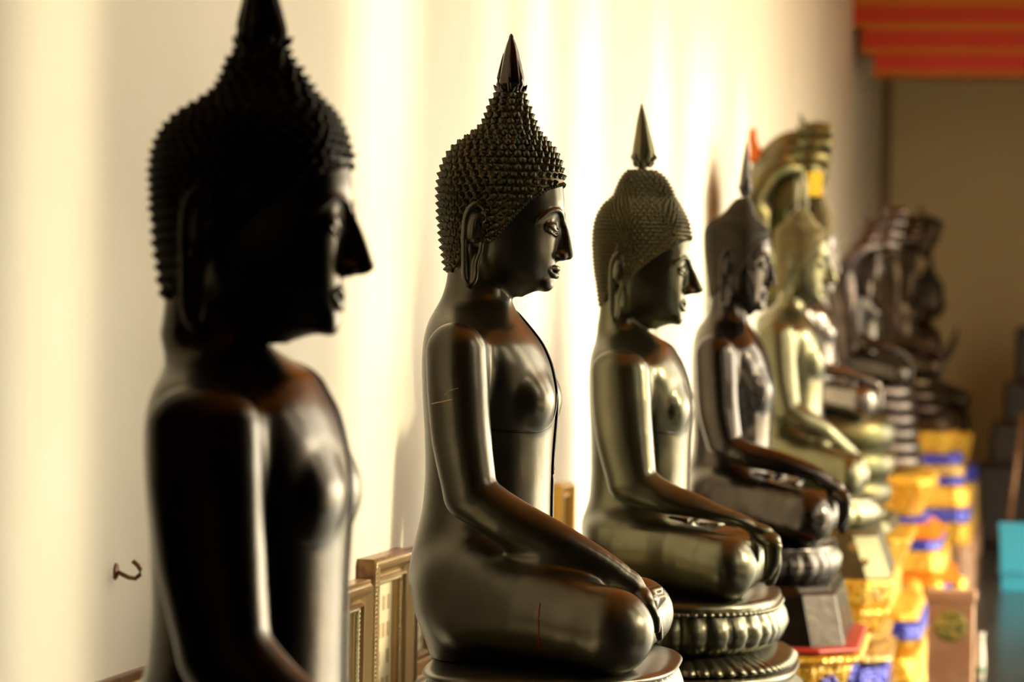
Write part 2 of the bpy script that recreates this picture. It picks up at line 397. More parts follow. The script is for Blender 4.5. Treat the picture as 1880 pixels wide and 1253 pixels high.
def figure(arm='A'):
    B = Solid()
    torso = Loft(TORSO, n=2.3, w=10, nb=2.5); B.u(torso)
    for s in (1, -1):                                # breasts
        B.u(ell((60, s*76, 482), (45, 66, 54)), 20)
        B.u(ell(mir(q(1001, 719, -84), -s), (5, 5, 5)), 3)
    # right arm (near side) reaches over the knee; left arm lies in the lap
    SH = q(838, 648, -208); M1 = q(841, 720, -220); M2 = q(848, 810, -232); EL = q(864, 908, -246)
    if arm == 'A':
        W1 = q(925, 952, -250); W2 = q(1030, 1004, -242); W3 = q(1112, 1046, -226); W4 = q(1156, 1074, -210)
        KN = [q(1190, 1112, L) for L in (-236, -217, -198, -179)]
        TP = [q(x, y, L) for x, y, L in ((1206, 1158, -240), (1211, 1172, -220), (1210, 1170, -200), (1205, 1158, -181))]
        TH = [q(1150, 1084, -184), q(1168, 1112, -160), q(1180, 1132, -150)]
    elif arm == 'B':
        W1 = q(930, 944, -252); W2 = q(1040, 974, -248); W3 = q(1145, 1016, -236); W4 = q(1198, 1058, -222)
        KN = [q(1224, 1108, L) for L in (-250, -230, -211, -192)]
        TP = [q(x, y, L) for x, y, L in ((1216, 1186, -254), (1221, 1198, -233), (1221, 1198, -212), (1216, 1184, -193))]
        TH = [q(1196, 1080, -192), q(1198, 1110, -168), q(1200, 1140, -160)]
    elif arm == 'D':                                 # hand raised, palm forward
        W1 = (40, -236, 300); W2 = (110, -215, 370); W3 = (165, -190, 450); W4 = (192, -176, 505)
        KN = [(204, L, 560) for L in (-204, -186, -168, -150)]
        TP = [(214, L, 622-abs(L+175)*.3) for L in (-208, -188, -166, -146)]
        TH = [(200, -150, 520), (208, -134, 548), (212, -128, 572)]
    else:
        W1 = q(930, 948, -240); W2 = q(1020, 990, -212); W3 = q(1090, 1030, -170); W4 = q(1128, 1052, -136)
        KN = [q(1150, 1062, L) for L in (-126, -108, -91, -74)]
        TP = [q(1178, 1078, L-8) for L in (-106, -88, -71, -56)]
        TH = [q(1130, 1050, -90), q(1148, 1050, -64), q(1160, 1058, -54)]
    B.u(limb([SH, M1, M2, EL], [54, 55, 53, 47]), 30)
    B.u(limb([EL, W1, W2, W3, W4], [47, 45, 38, 29, 22], 5), 6)
    SL, N1, N2, LE = [mir(p, -1) for p in (SH, M1, M2, EL)]
    B.u(limb([SL, N1, N2, LE], [54, 55, 53, 47]), 30)
    LW = (112, 108, 190); B.u(limb([LE, (-10, 250, 250), (50, 190, 210), LW], [47, 44, 34, 24], 5), 6)
    # hips, thighs and knees
    HP = q(868, 1090, -150); KC = q(1121, 1160, -328)
    KF = (KC[0]+4, 322, SEAT+58); MT = q(985, 1122, -250)
    B.u(limb([HP, MT, KC], [96, 84, 69]), 40); B.u(cap(q(880, 1125, -190), KC, 74, 66), 20)
    B.u(limb([mir(HP, -1), (MT[0], 240, MT[2]-34), KF], [96, 76, 62]), 40); B.u(cap(mir(q(880, 1125, -190), -1), KF, 74, 60), 20)
    B.u(limb([mir(KC, 1), (222, -200, 66), (222, -80, 76), (196, 60, 96)], [68, 62, 52, 38]), 20)   # right shin lies on top
    B.u(limb([KF, (226, 180, 46), (216, 60, 40), (180, -60, 34)], [60, 48, 40, 32]), 20)
    B.u(ell((60, 0, 70), (170, 200, 56)), 30)
    # right foot, sole up, on the left thigh
    tq = q(1200, 1100, 120)
    B.u(limb([(196, 60, 98), (214, 90, 108), (tq[0]-12, 118, tq[2]-6)], [36, 28, 22]), 12)
    for j in range(5):
        te = q(1208-3*j, 1084+3*j, 146-4*j) if j == 0 else q(1219-4*j, 1090+7*j, 150-3*j)
        B.u(cap((te[0]-16, te[1]-22, te[2]-4), te, 9.5, 9.5-1.0*j), 3)
    # palm-up left hand in the lap
    B.u(ell((150, 40, 172), (42, 66, 19)), 12)
    for j in range(4):
        B.u(cap((130+14*j, -8, 172), (134+14*j, -62+4*abs(j-1), 178), 9.5, 7.5), 4)
    B.u(limb([(172, 84, 176), (186, 50, 186), (188, 18, 198)], [11, 10, 8]), 5)
    # right hand: palm and five fingers
    cen = tuple((KN[1][i]+KN[2][i])/2 for i in range(3))
    B.u(cap(W4, tuple(W4[i]*.5+cen[i]*.5 for i in range(3)), 22, 20), 10)
    for j in range(4):
        kb = tuple(W4[i]*.25+KN[j][i]*.75 for i in range(3))
        md = tuple(KN[j][i]*.45+TP[j][i]*.55 for i in range(3)); md = (md[0]+4, md[1], md[2]+3)
        B.u(cap(kb, KN[j], 13, 11.2), 14)
        B.u(limb([KN[j], md, TP[j]], [11, 9.2, 6], 3), 2.5)
    B.u(limb(TH, [13, 10.5, 7.5], 3), 5)
    B.cut(lambda x, y, z: z-SEAT, 4)                 # flat seat
    # neck rings
    for u, r in ((668, 2.0), (654, 2.0)):
        def ring(x, y, z, u=u, r=r): return np.sqrt(torso(x, y, z)**2+(z-u-.10*x)**2)-r
        B.cut(ring, 3)
    # ---- head
    H = Solid()
    face = Loft(FACE, n=2.05, w=7, nb=2.4)
    H.u(face)
    hair_in = Loft(HAIR['A'][0], n=2.1, w=6)
    H.u(lambda x, y, z: np.maximum(hair_in(x, y, z)+9, (hairline_u(x+.10*np.abs(y))-.12*np.abs(y)+14-z)*.7), 6)      # skull under the hair
    H.u(torso, 12)                                   # neck
    H.u(ell((80, 0, 694), (17, 24, 14)), 12)         # chin
    # nose: bridge running straight from the brow to a long drooping tip
    H.u(limb([(110, 0, 826), (115, 0, 806), (120, 0, 780), (123, 0, 750)], [5, 5.2, 7.5, 10.5], 5), 6)
    H.u(limb([(104, 0, 818), (104, 0, 785), (106, 0, 752)], [7, 11, 15], 4), 8)
    for s in (1, -1):
        H.u(ell((111, s*11, 746), (12, 9, 8.5)), 5)
        H.cut(ell((114, s*7, 735), (6, 3.5, 5)), 3)
        H.cut(ell((122, s*31, 803), (20, 24, 19)), 9)                              # eye socket
        H.u(limb([mir(p, s) for p in ((115, 5, 808), (114.5, 18, 822), (108, 37, 829), (92, 57, 823), (72, 71, 804))], [2.2, 2.4, 2.2, 1.8, 1.2], 4), 9)   # brow
        # heavy half-closed lid over a downcast eye
        H.u(ell((92, s*33, 798), (13.5, 20, 10.5)), 6)
        cr = [(105.5, 15, 791), (106, 24, 788.5), (103, 37, 789), (93, 52, 796)]
        H.u(limb([(a+.6, b*s, c+3.2) for a, b, c in cr], [1.8, 2.0, 1.8, 1.4], 3), 3)
        H.u(limb([(a-1.5, b*s, c-5) for a, b, c in cr], [1.8, 2.0, 1.8, 1.4], 3), 4)
        H.cut(limb([(a+1.5, b*s, c-.6) for a, b, c in cr], [1.4, 1.6, 1.5, 1.2], 3), 1.5)
        # lips
        H.u(limb([(103.5, 0, 722.5), (101, s*11, 724.5), (92, s*24, 723)], [5.2, 4.6, 2.0], 4), 3)
        H.u(limb([(101, 0, 711), (97.5, s*12, 711), (90, s*24, 720)], [6.2, 5.0, 2.0], 4), 3)
        H.cut(limb([(109, 0, 717), (105, s*13, 717.8), (93, s*26, 722.5)], [1.3, 1.3, 1.2], 4), 1.6)
        # long pierced ear
        H.u(limb([mir(p, s) for p in ((-58, 91, 770), (-56, 94, 806), (-47, 97, 828), (-34, 98, 836), (-21, 96, 828), (-17, 93, 806), (-24, 90, 778), (-28, 88, 750))], [5, 5, 5, 5, 5, 4.8, 4.6, 4.4], 3), 3)
        H.u(limb([mir(p, s) for p in ((-58, 91, 770), (-58, 87, 730), (-57, 85, 702), (-48, 84, 690), (-38, 84, 702), (-36, 85, 730), (-28, 88, 752))], [5, 5, 5, 5, 5, 5, 4.4], 3), 3)
        H.u(ell((-38, s*91, 800), (19, 8, 36)), 5)
        H.u(ell((-47, s*81, 725), (12, 5.5, 44)), 4)
        H.u(limb([mir(p, s) for p in ((-28, 99, 814), (-38, 100, 806), (-42, 97, 776))], [3, 3, 2.4], 3), 3)
        H.cut(cap((-47, s*90, 745), (-47, s*89, 710), 3, 3), 2)
    return B, H, torso

# hair volumes: rows (y, back, front, half width, centre) of the outline without curls
HAIR = {
 'C': (rows([(170, 912, 952, 20, 930), (182, 898, 962, 32, 930), (200, 884, 972, 44, 928), (220, 872, 980, 54, 926), (240, 856, 990, 62, 926), (252, 836, 1000, 72, 926), (268, 818, 1012, 84, 926), (290, 808, 1024, 92, 926),
             (315, 803, 1033, 97, 926), (345, 801, 1038, 99, 926), (380, 802, 1040, 99, 926), (420, 806, 1040, 97, 926), (450, 811, 1035, 94, 926), (480, 816, 1030, 88, 926), (500, 820, 1020, 78, 926), (512, 828, 1000, 66, 926)]), 8.5, 3.6),
 'A': (rows([(172, 916, 959, 23, 938), (186, 904, 964, 30, 935), (205, 898, 972, 36, 934), (225, 892, 979, 44, 934), (240, 880, 985, 54, 932), (254, 860, 996, 66, 928), (270, 838, 1012, 78, 926), (290, 822, 1024, 88, 926),
             (315, 811, 1033, 95, 926), (345, 807, 1037, 98, 926), (380, 807, 1040, 98, 926), (420, 810, 1040, 97, 926), (450, 813, 1035, 94, 926), (480, 818, 1030, 88, 926), (500, 822, 1020, 78, 926), (512, 830, 1000, 66, 926)]), 15.6, 7.6),
 'B': (rows([(170, 912, 952, 22, 930), (180, 892, 970, 40, 930), (200, 878, 980, 50, 930), (222, 868, 988, 57, 930), (240, 862, 992, 62, 930), (248, 848, 998, 70, 928), (262, 830, 1008, 80, 926), (282, 816, 1024, 90, 926),
             (310, 806, 1034, 97, 926), (345, 803, 1038, 99, 926), (380, 804, 1040, 99, 926), (420, 808, 1040, 97, 926), (450, 813, 1035, 94, 926), (480, 818, 1030, 88, 926), (500, 822, 1020, 78, 926), (512, 830, 1000, 66, 926)]), 11.0, 6.0),
}
HL = np.array([(1060, 330), (1040, 338), (1018, 344), (990, 362), (962, 392), (935, 424), (912, 446), (896, 452), (884, 448), (876, 454), (862, 470), (850, 486), (836, 502), (826, 514), (818, 530)], float)
def hairline_u(F):                                   # height of the lower edge of the hair at forward position F
    return np.interp(F, HL[::-1, 0]-F0, UB-HL[::-1, 1])
def hair_mesh(kind, h, curl_seg=7):
    tab, sp, ch = HAIR[kind]; lf = Loft(tab, n=2.1, w=6)
    Hs = Solid(); Hs.u(lf)
    Hs.ops.append((-1, 5, lambda x, y, z: (z-hairline_u(x+.10*np.abs(y))+.12*np.abs(y)-3)*.7))
    V, Fq = Hs.mesh((-140, -115, 690), (140, 115, 1050), h); V = Hs.project(V, it=1)
    # snail curls in staggered rows
    CV = []; CF = []; base = len(V)
    prof = [(1.0, -.25), (.98, .16), (.84, .42), (.62, .52), (.56, .62), (.34, .92), (.06, 1.2)] if curl_seg > 6 else [(1, -.3), (.75, .45), (.34, .8), (.08, 1.1)]
    u = UB-176.0; k = 0; nkeep = 0
    while u > 700:
        bk, fr, hw, ce = [float(v) for v in lf.par(u)]
        x, y, L = lf.ring(u, 0); n1 = max(8, int(round(L[-1]/sp))); off = (k % 2)*.5
        if abs(n1-nkeep) > .13*n1: nkeep = n1
        n = nkeep
        for j in range(n):
            t = ((j+off)/n % 1)*L[-1]; i = min(np.searchsorted(L, t, side='right')-1, 399)
            px, py = x[i], y[i]
            if u < float(hairline_u(px+.10*abs(py)))-.12*abs(py)+5+sp*.22: continue
            e = 1.0; g = np.array([lf(px+e, py, u)-lf(px-e, py, u), lf(px, py+e, u)-lf(px, py-e, u), lf(px, py, u+e)-lf(px, py, u-e)]).astype(float)
            nn = Vector(g).normalized(); nn = (nn+Vector((0, 0, .18))).normalized()
            a = nn.cross(Vector((0, 0, 1))).normalized(); b = nn.cross(a); r = sp*.51
            near_line = u < float(hairline_u(px+.10*abs(py)))+30
            sc = .8 if near_line and px > 0 else 1.0
            jj = random.uniform(.92, 1.06); c = Vector((px, py, u)); b0 = len(CV)
            for m_, (pr, pz) in enumerate(prof):
                for q_ in range(curl_seg):
                    an = 2*PI*q_/curl_seg+m_*.35
                    CV.append(c+(a*math.cos(an)+b*math.sin(an))*r*pr*sc*jj+nn*ch*pz*sc*jj)
            for m_ in range(len(prof)-1):
                for q_ in range(curl_seg):
                    q2 = (q_+1) % curl_seg
                    CF.append((b0+m_*curl_seg+q_, b0+(m_+1)*curl_seg+q_, b0+(m_+1)*curl_seg+q2, b0+m_*curl_seg+q2))
        e = 2.0; b2 = float(lf.par(u-e)[2]); sl_ = (b2-hw)/e; x2 = float(lf.par(u-e)[0]); sl2 = (bk-x2)/e
        slope = max(abs(sl_), abs(sl2)*.8)
        u -= sp*.86/math.sqrt(1+slope*slope); k += 1
    # fine beads edging the hairline
    for sg in (1, -1):
        last = None
        for th in np.arange(.02, 1.75, .004):
            x_, y_, L_ = None, None, None
            F_ = 17+110*math.cos(th)
            if F_ < -30: break
            uu = 860.0; yy = 0
            for _ in range(6):
                bk, fr, hw, ce = [float(v) for v in lf.par(uu)]
                a_ = (fr-ce) if F_ > ce else (ce-bk); F_ = min(F_, fr-.2)
                yy = hw*max(0.0, 1-min(1, abs((F_-ce)/a_))**2.1)**(1/2.1)
                uu = float(hairline_u(F_+.10*yy))-.12*yy+3
            p = Vector((F_, sg*yy, uu))
            if last is not None and (p-last).length < 7.2: continue
            last = p; b0 = len(CV); r = 3.7
            for m_ in range(4):
                for q_ in range(curl_seg):
                    an = 2*PI*q_/curl_seg; ph = (m_+.5)/4*PI
                    CV.append(p+Vector((math.cos(ph), math.sin(ph)*math.cos(an), math.sin(ph)*math.sin(an)))*r)
            for m_ in range(3):
                for q_ in range(curl_seg):
                    q2 = (q_+1) % curl_seg
                    CF.append((b0+m_*curl_seg+q_, b0+(m_+1)*curl_seg+q_, b0+(m_+1)*curl_seg+q2, b0+m_*curl_seg+q2))
    nc = len(Fq)
    V = np.concatenate([V, np.array([tuple(v) for v in CV])]); Fq = np.concatenate([Fq, np.array(CF, dtype=Fq.dtype)+base])
    return V, Fq, nc
def finial_mesh(kind):
    mb = MB(); c = (17, 0, 0)
    if kind == 'A':      # slim lotus-bud flame with ribs
        prof = [(14, 1036), (19, 1041), (18, 1046), (22, 1052), (26, 1060), (24.5, 1072), (21, 1088), (17.5, 1104), (13.5, 1120), (9, 1134), (5, 1144), (3.6, 1150), (1.2, 1153)]
    else:                # faceted spear-head bud on a short stalk
        prof = [(16, 1034), (13, 1041), (9, 1046), (10, 1050), (16, 1054), (22, 1064), (25, 1078), (23, 1092), (17, 1118), (11, 1146), (6, 1164), (1, 1180)]
    rw = []
    ns = 32
    for i, (r, z) in enumerate(prof):
        row = []
        for j in range(ns):
            a = 2*PI*j/ns; t = min(1, max(0, (z-1048)/90))
            rr = r*(1-.16*abs(math.sin(4*a))*(1-t*.6)) if z > 1048 else r
            row.append((c[0]+rr*math.cos(a)+(2*math.sin(t*2.2) if kind == 'A' else 0), rr*math.sin(a), z))
        rw.append(row)
    # refine by linear interpolation between rows is not needed: shading is smooth
    b = len(mb.V); mb.grid(rw, closev=True)
    mb.F.append(tuple(b+j for j in range(ns))); mb.F.append(tuple(b+(len(prof)-1)*ns+j for j in reversed(range(ns))))
    if kind == 'A':      # pointed petals clasping the bud
        for j in range(6):
            a0 = 2*PI*(j+.5)/6; pts = []; rd = []
            for t in np.linspace(0, 1, 7):
                z = 1048+68*t; r = np.interp(z, [1048, 1060, 1072, 1088, 1104, 1120], [20, 26, 24.5, 21, 17.5, 13.5])
                pts.append((c[0]+r*.98*math.cos(a0), r*.98*math.sin(a0), z)); rd.append(3.6*(1-t)+.6)
            mb.tube(pts, rd, 6)
        for j in range(6):
            a0 = 2*PI*j/6; pts = [(c[0]+r*math.cos(a0), r*math.sin(a0), z) for r, z in ((18, 1046), (26, 1052), (31, 1059))]
            mb.tube(pts, [6, 5, 1], 6)
    else:
        for ring_z, rr, n in ((1056, 19, 10), (1068, 24, 10)):
            for j in range(n):
                a0 = 2*PI*(j+.5*(ring_z > 1060))/n
                mb.tube([(c[0]+rr*.8*math.cos(a0), rr*.8*math.sin(a0), ring_z-4), (c[0]+rr*1.12*math.cos(a0), rr*1.12*math.sin(a0), ring_z+4), (c[0]+rr*1.02*math.cos(a0), rr*1.02*math.sin(a0), ring_z+13)], [4, 3.6, .6], 5)
    return np.array(mb.V), mb.F

def surf_tube(torso_fn, ctrl, r, push=0.0, sub=10, seg=8):   # raised line laid on the torso surface
    C = [Vector(c) for c in ctrl]; P = []
    for i in range(len(C)-1):
        p0 = C[max(i-1, 0)]; p1 = C[i]; p2 = C[i+1]; p3 = C[min(i+2, len(C)-1)]
        for t in np.linspace(0, 1, sub, endpoint=False):
            P.append(.5*((2*p1)+(-p0+p2)*t+(2*p0-5*p1+4*p2-p3)*t*t+(-p0+3*p1-3*p2+p3)*t**3))
    P.append(C[-1]); V = np.array([tuple(p) for p in P])
    for _ in range(8):
        x, y, z = V.T; d = torso_fn(x, y, z)-push; e = 1.0
        g = np.stack([torso_fn(x+e, y, z)-torso_fn(x-e, y, z), torso_fn(x, y+e, z)-torso_fn(x, y-e, z), torso_fn(x, y, z+e)-torso_fn(x, y, z-e)], 1)/(2*e)
        mv = (d/np.maximum((g**2).sum(1), .1))[:, None]*g; V = V-mv*.8
    mb = MB(); mb.tube([tuple(v) for v in V], r, seg); return np.array(mb.V), mb.F

def knots(K, w=10.0):
    K = sorted(K); xs = [float(a) for a, _ in K]; ys = [float(b) for _, b in K]
    s0 = (ys[1]-ys[0])/(xs[1]-xs[0]); s1 = (ys[-1]-ys[-2])/(xs[-1]-xs[-2])
    xs = [xs[0]-600]+xs+[xs[-1]+600]; ys = [ys[0]-600*s0]+ys+[ys[-1]+600*s1]
    Z = np.arange(xs[0], xs[-1], 2.0); V = np.interp(Z, xs, ys); k = np.exp(-.5*(np.arange(-30, 31)*2.0/w)**2); k /= k.sum()
    Vc = np.convolve(np.pad(V, 30, mode='reflect', reflect_type='odd'), k, 'valid')
    return lambda v: np.interp(v, Z, Vc)
def local(st, x, y, Lm):                             # photo point at lateral offset Lm (metres) -> the statue's own frame
    O = st['O']; x, y = unroll(x, y); r = math.radians(st['rot'])
    t = math.tan(math.atan((x-940)/FPX)-ALPHA); c, sn = math.cos(r), math.sin(r)
    Fm = (t*(O.y+Lm*c)-O.x+Lm*sn)/(c-t*sn); Yw = O.y+Fm*sn+Lm*c; Xw = t*Yw
    U = CAMZ+(YH-y)/FPX*(Yw*math.cos(ALPHA)-Xw*math.sin(ALPHA))-O.z
    return Fm+U*math.sin(ROLL), U
def setup(st):
    O = at(st['ax'], st['base'], st['Y']); st['O'] = O
    st['m'] = (O.y*math.cos(ALPHA)-O.x*math.sin(ALPHA))/FPX
    st['k'] = UN*st.get('sz', 1)
    if 'body' not in st: return st
    for nm, i in (('body', 0), ('head', 0), ('up', 2)):
        K = []
        for x2, y2, L, xs, ys in st[nm]:
            a = q(x2, y2, L)[i]; b = local(st, xs, ys, L*st['k'])[0 if i == 0 else 1]; K.append((a, b))
        st['f'+nm] = knots(K)
    return st
def warp(V, st):
    V = np.asarray(V, float); F = V[:, 0]; U = V[:, 2]
    if 'body' in st:
        t = np.clip((U-625)/60, 0, 1); t = t*t*(3-2*t)
        Fo = st['fbody'](F)*(1-t)+st['fhead'](F)*t; Uo = st['fup'](U); d = st['fup'](SEAT)*1.0
        Uo = Uo-d
    else: Fo = F*st['k']; Uo = (U-SEAT)*st['k']
    return np.stack([Fo-Uo*math.sin(ROLL), V[:, 1]*st['k'], Uo], 1)
CACHE = {}
def figure_mesh(arm, hb, hh):
    key = (arm, hb, hh)
    if key in CACHE: return CACHE[key]
    B, H, torso = figure(arm)
    V1, Q1 = B.mesh((-190, -440, -6), (370, 440, 645), hb); V1 = V1[:]; V1 = B.project(V1, it=1)
    V2, Q2 = H.mesh((-140, -120, 639), (150, 120, 1000), hh); V2 = H.project(V2, it=1)
    V2, Q2 = crop_above(V2, Q2, 1010)
    V = np.concatenate([V1, V2]); Q = np.concatenate([Q1, Q2+len(V1)])
    CACHE[key] = (V, Q, torso, B); return CACHE[key]
def crop_above(V, Q, z): return V, Q
def prism_ring(ab, af, hl, n, N):
    t = np.linspace(0, 2*PI, 720, endpoint=False); c = np.cos(t); s = np.sin(t)
    x = np.where(c > 0, af, ab)*np.sign(c)*np.abs(c)**(2/n); y = hl*np.sign(s)*np.abs(s)**(2/n)
    L = np.concatenate([[0], np.cumsum(np.hypot(np.roll(x, -1)-x, np.roll(y, -1)-y))])
    tt = np.linspace(0, L[-1], N, endpoint=False); X = np.interp(tt, L, np.append(x, x[0])); Y = np.interp(tt, L, np.append(y, y[0]))
    tx = np.roll(X, -1)-np.roll(X, 1); ty = np.roll(Y, -1)-np.roll(Y, 1); ln = np.hypot(tx, ty)+1e-9
    return X, Y, ty/ln, -tx/ln
def tier(name, parent, m, prof, ab, af, hl, n=5, N=160, lobes=0, amp=None, smooth=True, bev=0):
    """one moulded tier: prof = rows (outward offset, height[, lobe strength])"""
    X, Y, nx, ny = prism_ring(ab, af, hl, n, N); mb = MB(); R = []
    for row in prof:
        o, z = row[0], row[1]; a = row[2] if len(row) > 2 else 0
        lob = np.abs(np.sin(np.arange(N)*PI*lobes/N))**.7 if lobes else np.zeros(N)
        oo = o+a*(lob-1)
        R.append([(X[i]+nx[i]*oo[i], Y[i]+ny[i]*oo[i], z) for i in range(N)])
    mb.grid(R, closev=True); b = 0
    mb.F.append(tuple(range(N))); mb.F.append(tuple((len(prof)-1)*N+i for i in reversed(range(N))))
    return mb.build(name, m, parent, smooth=smooth)
def box_tier(name, parent, m, prof, ab, af, hl, ch=.0):
    """sharp-cornered tier with chamfered plan corners: prof rows (outward offset, height)"""
    mb = MB(); R = []
    for o, z in prof:
        a, f, h = ab+o, af+o, hl+o; c = ch
        R.append([(f-c, -h, z), (f, -h+c, z), (f, h-c, z), (f-c, h, z), (-a+c, h, z), (-a, h-c, z), (-a, -h+c, z), (-a+c, -h, z)])
    mb.grid(R, closev=True); mb.F.append(tuple(range(8))); mb.F.append(tuple((len(prof)-1)*8+i for i in reversed(range(8))))
    o = mb.build(name, m, parent, smooth=False); bevel(o, .004); return o

def buddha(label, st, mb_, mh_, mf_, hair='A', arm='A', hb=4.2, hh=2.2, hv=3.0, cs=7, marks=None, group=None):
    setup(st); O = st['O']
    t = thing('buddha_statue', label, 'statue', O, math.radians(st.get('rot', 4)), group or 'seated Buddha statues in a row along the wall')
    V, Q, torso, B = figure_mesh(arm, hb, hh)
    link_mesh('body', warp(V, st), Q, mb_, t)
    key = ('hair', hair, hv, cs)
    if key not in CACHE: CACHE[key] = hair_mesh(hair, hv, cs)
    Vh, Qh, nc = CACHE[key]
    ho = link_mesh('curled_hair', warp(Vh, st), Qh, mh_, t); ho.data.materials.append(M['hair_ground_dark' if mb_ in (M['bronze_dark'], M['bronze_black'], M['bronze_brown']) else 'hair_ground'])
    mi = np.zeros(len(ho.data.polygons), dtype=np.int32); mi[:nc] = 1; ho.data.polygons.foreach_set('material_index', mi)
    Vf, Ff = finial_mesh('A' if hair == 'A' else 'B')
    link_mesh('flame_finial', warp(Vf, st), [tuple(f) for f in Ff], mf_, t)
    # robe: hem under the bared breast and up over the far shoulder, and the folded shoulder cloth hanging down the front
    hem = [q(838, 745, -150), q(893, 784, -150), (35, -125, 429), (66, -90, 428), (86, -58, 436), (97, -30, 452), (98, 0, 480), (92, 30, 520), (70, 70, 575), (30, 110, 622), (0, 118, 628), (-40, 110, 610)]
    Vt, Ft = surf_tube(torso, hem, 2.6, 0.5)
    link_mesh('robe_hem', warp(Vt, st), Ft, M['line'], t)
    edges = []
    for dl in (-9, 9):
        cl = [(-60, 110+dl, 600), (-20, 95+dl, 636), (10, 62+dl, 640), (40, 44+dl, 615), (75, 30+dl, 560), (96, 22+dl, 500), (100, 18+dl, 440), (96, 14+dl, 360), (92, 12+dl, 300), (92, 10+dl, 240)]
        Vt, Ft = surf_tube(torso, cl, 3.0, 1.6); edges.append(Vt.reshape(-1, 8, 3).mean(1))
        link_mesh('shoulder_cloth_edge', warp(Vt, st), Ft, M['line'], t)
    mb = MB(); E0, E1 = edges; mb.grid([[tuple(E0[i]+(E1[i]-E0[i])*w_+np.array([o_, 0, 0])) for w_, o_ in ((0, 1.2), (.5, 2.4), (1, 1.2), (1, -6), (0, -6))] for i in range(len(E0))], closev=True)
    n_ = len(E0); mb.F.append((0, 1, 2, 3, 4)); mb.F.append(tuple((n_-1)*5+k_ for k_ in (4, 3, 2, 1, 0)))
    link_mesh('shoulder_cloth', warp(np.array(mb.V), st), mb.F, mb_, t)
    fc = q(984, 1024, -150); mb = MB(); R_ = []
    for dx, dz in ((-34, 18), (-20, 20), (22, 12), (28, 8), (29, -8), (24, -14), (-30, -16)):
        R_.append([(fc[0]+dx+(3 if l in (0, 4) else 0), fc[1]-18+l*40, fc[2]+dz-abs(l-2)*1.5) for l in range(5)])
    mb.grid(R_, closeu=True); mb.F.append(tuple(i*5 for i in range(7))); mb.F.append(tuple(i*5+4 for i in reversed(range(7))))
    bevel(link_mesh('robe_fold', warp(np.array(mb.V), st), mb.F, mb_, t, smooth=True), .003)
    if marks:
        for nm, ctrl, r, m in marks:
            fn = lambda x, y, z: B.ev(x, y, z)
            Vt, Ft = surf_tube(fn, ctrl, r, .1, sub=6, seg=6)
            link_mesh(nm, warp(Vt, st), Ft, m, t)
    return t

# ---------------------------------------------------------------- the row of statues
st2 = dict(Y=Y0, ax=920, base=UB-SEAT, rot=4)
def hit(x, y, solid):                                # first point of the figure met behind a photo point
    for L in np.arange(-430, 0, 1.0):
        p = q(x, y, L)
        if float(solid.ev(np.array([p[0]]), np.array([p[1]]), np.array([p[2]]))[0]) < 0: return p
    return q(x, y, 0)
BA = figure_mesh('A', 4.2, 2.2)[3]
marks2 = [('red_paint_mark', [hit(x, y, BA) for x, y in ((992, 1108), (990, 1120), (989, 1135), (989, 1150), (989, 1165), (990, 1178), (992, 1192))], 1.6, M['scratch']),
          ('scratched_fleck', [hit(x, y, BA) for x, y in ((793, 742), (812, 738), (830, 734))], .9, M['gilt_patch']),
          ('scratched_fleck', [hit(x, y, BA) for x, y in ((815, 726), (826, 718), (842, 713))], .6, M['gilt_patch'])]
b2 = buddha('dark bronze seated Buddha with a red streak painted on its thigh', st2, M['bronze'], M['hair'], M['finial'], marks=marks2)
m2 = st2['m']

def lotus_band(parent, m, z0, z1, ab, af, hl, n, off, npet, h_in=.012):
    """row of pointed petals round a tier, as one carved band"""
    X, Y, nx, ny = prism_ring(ab, af, hl, n, npet*10); mb = MB(); R = []
    for k in range(13):
        t = k/12; row = []
        for i in range(npet*10):
            u = (i % 10)/10.0-.5; ph = abs(u)*2
            edge = max(0.0, 1-abs(t*1.05-(1-ph**2.2)*1.0)*9)      # raised rim of each petal
            inner = 1.0 if t < (1-ph**2.2) else 0.0
            o = off+h_in*(.55*inner*math.cos(u*PI)+.5*edge)+.022*math.sin(PI*min(1, t*.9))
            row.append((X[i]+nx[i]*o, Y[i]+ny[i]*o, z0+(z1-z0)*t))
        R.append(row)
    mb.grid(R, closev=True); N = npet*10
    mb.F.append(tuple(range(N))); mb.F.append(tuple(12*N+i for i in reversed(range(N))))
    return mb.build('lotus_petal_band', m, parent)

# plinth of the sharp statue
tier('seat_rim', b2, M['bronze'], [(-.05, -.001), (-.022, -.001), (-.006, -.005), (0, -.010), (-.006, -.015), (-.016, -.017), (-.05, -.018)], .142, .385, .495, 3.0)
lotus_band(b2, M['bronze'], -.016, -.135, .142, .385, .495, 3.0, -.022, 50)
tier('plinth', b2, M['bronze'], [(-.03, -.13), (.0, -.145), (.012, -.16), (.005, -.175), (-.03, -.19), (-.035, -.26), (0, -.28), (.02, -.30), (.02, -.36)], .150, .385, .50, 3.4)

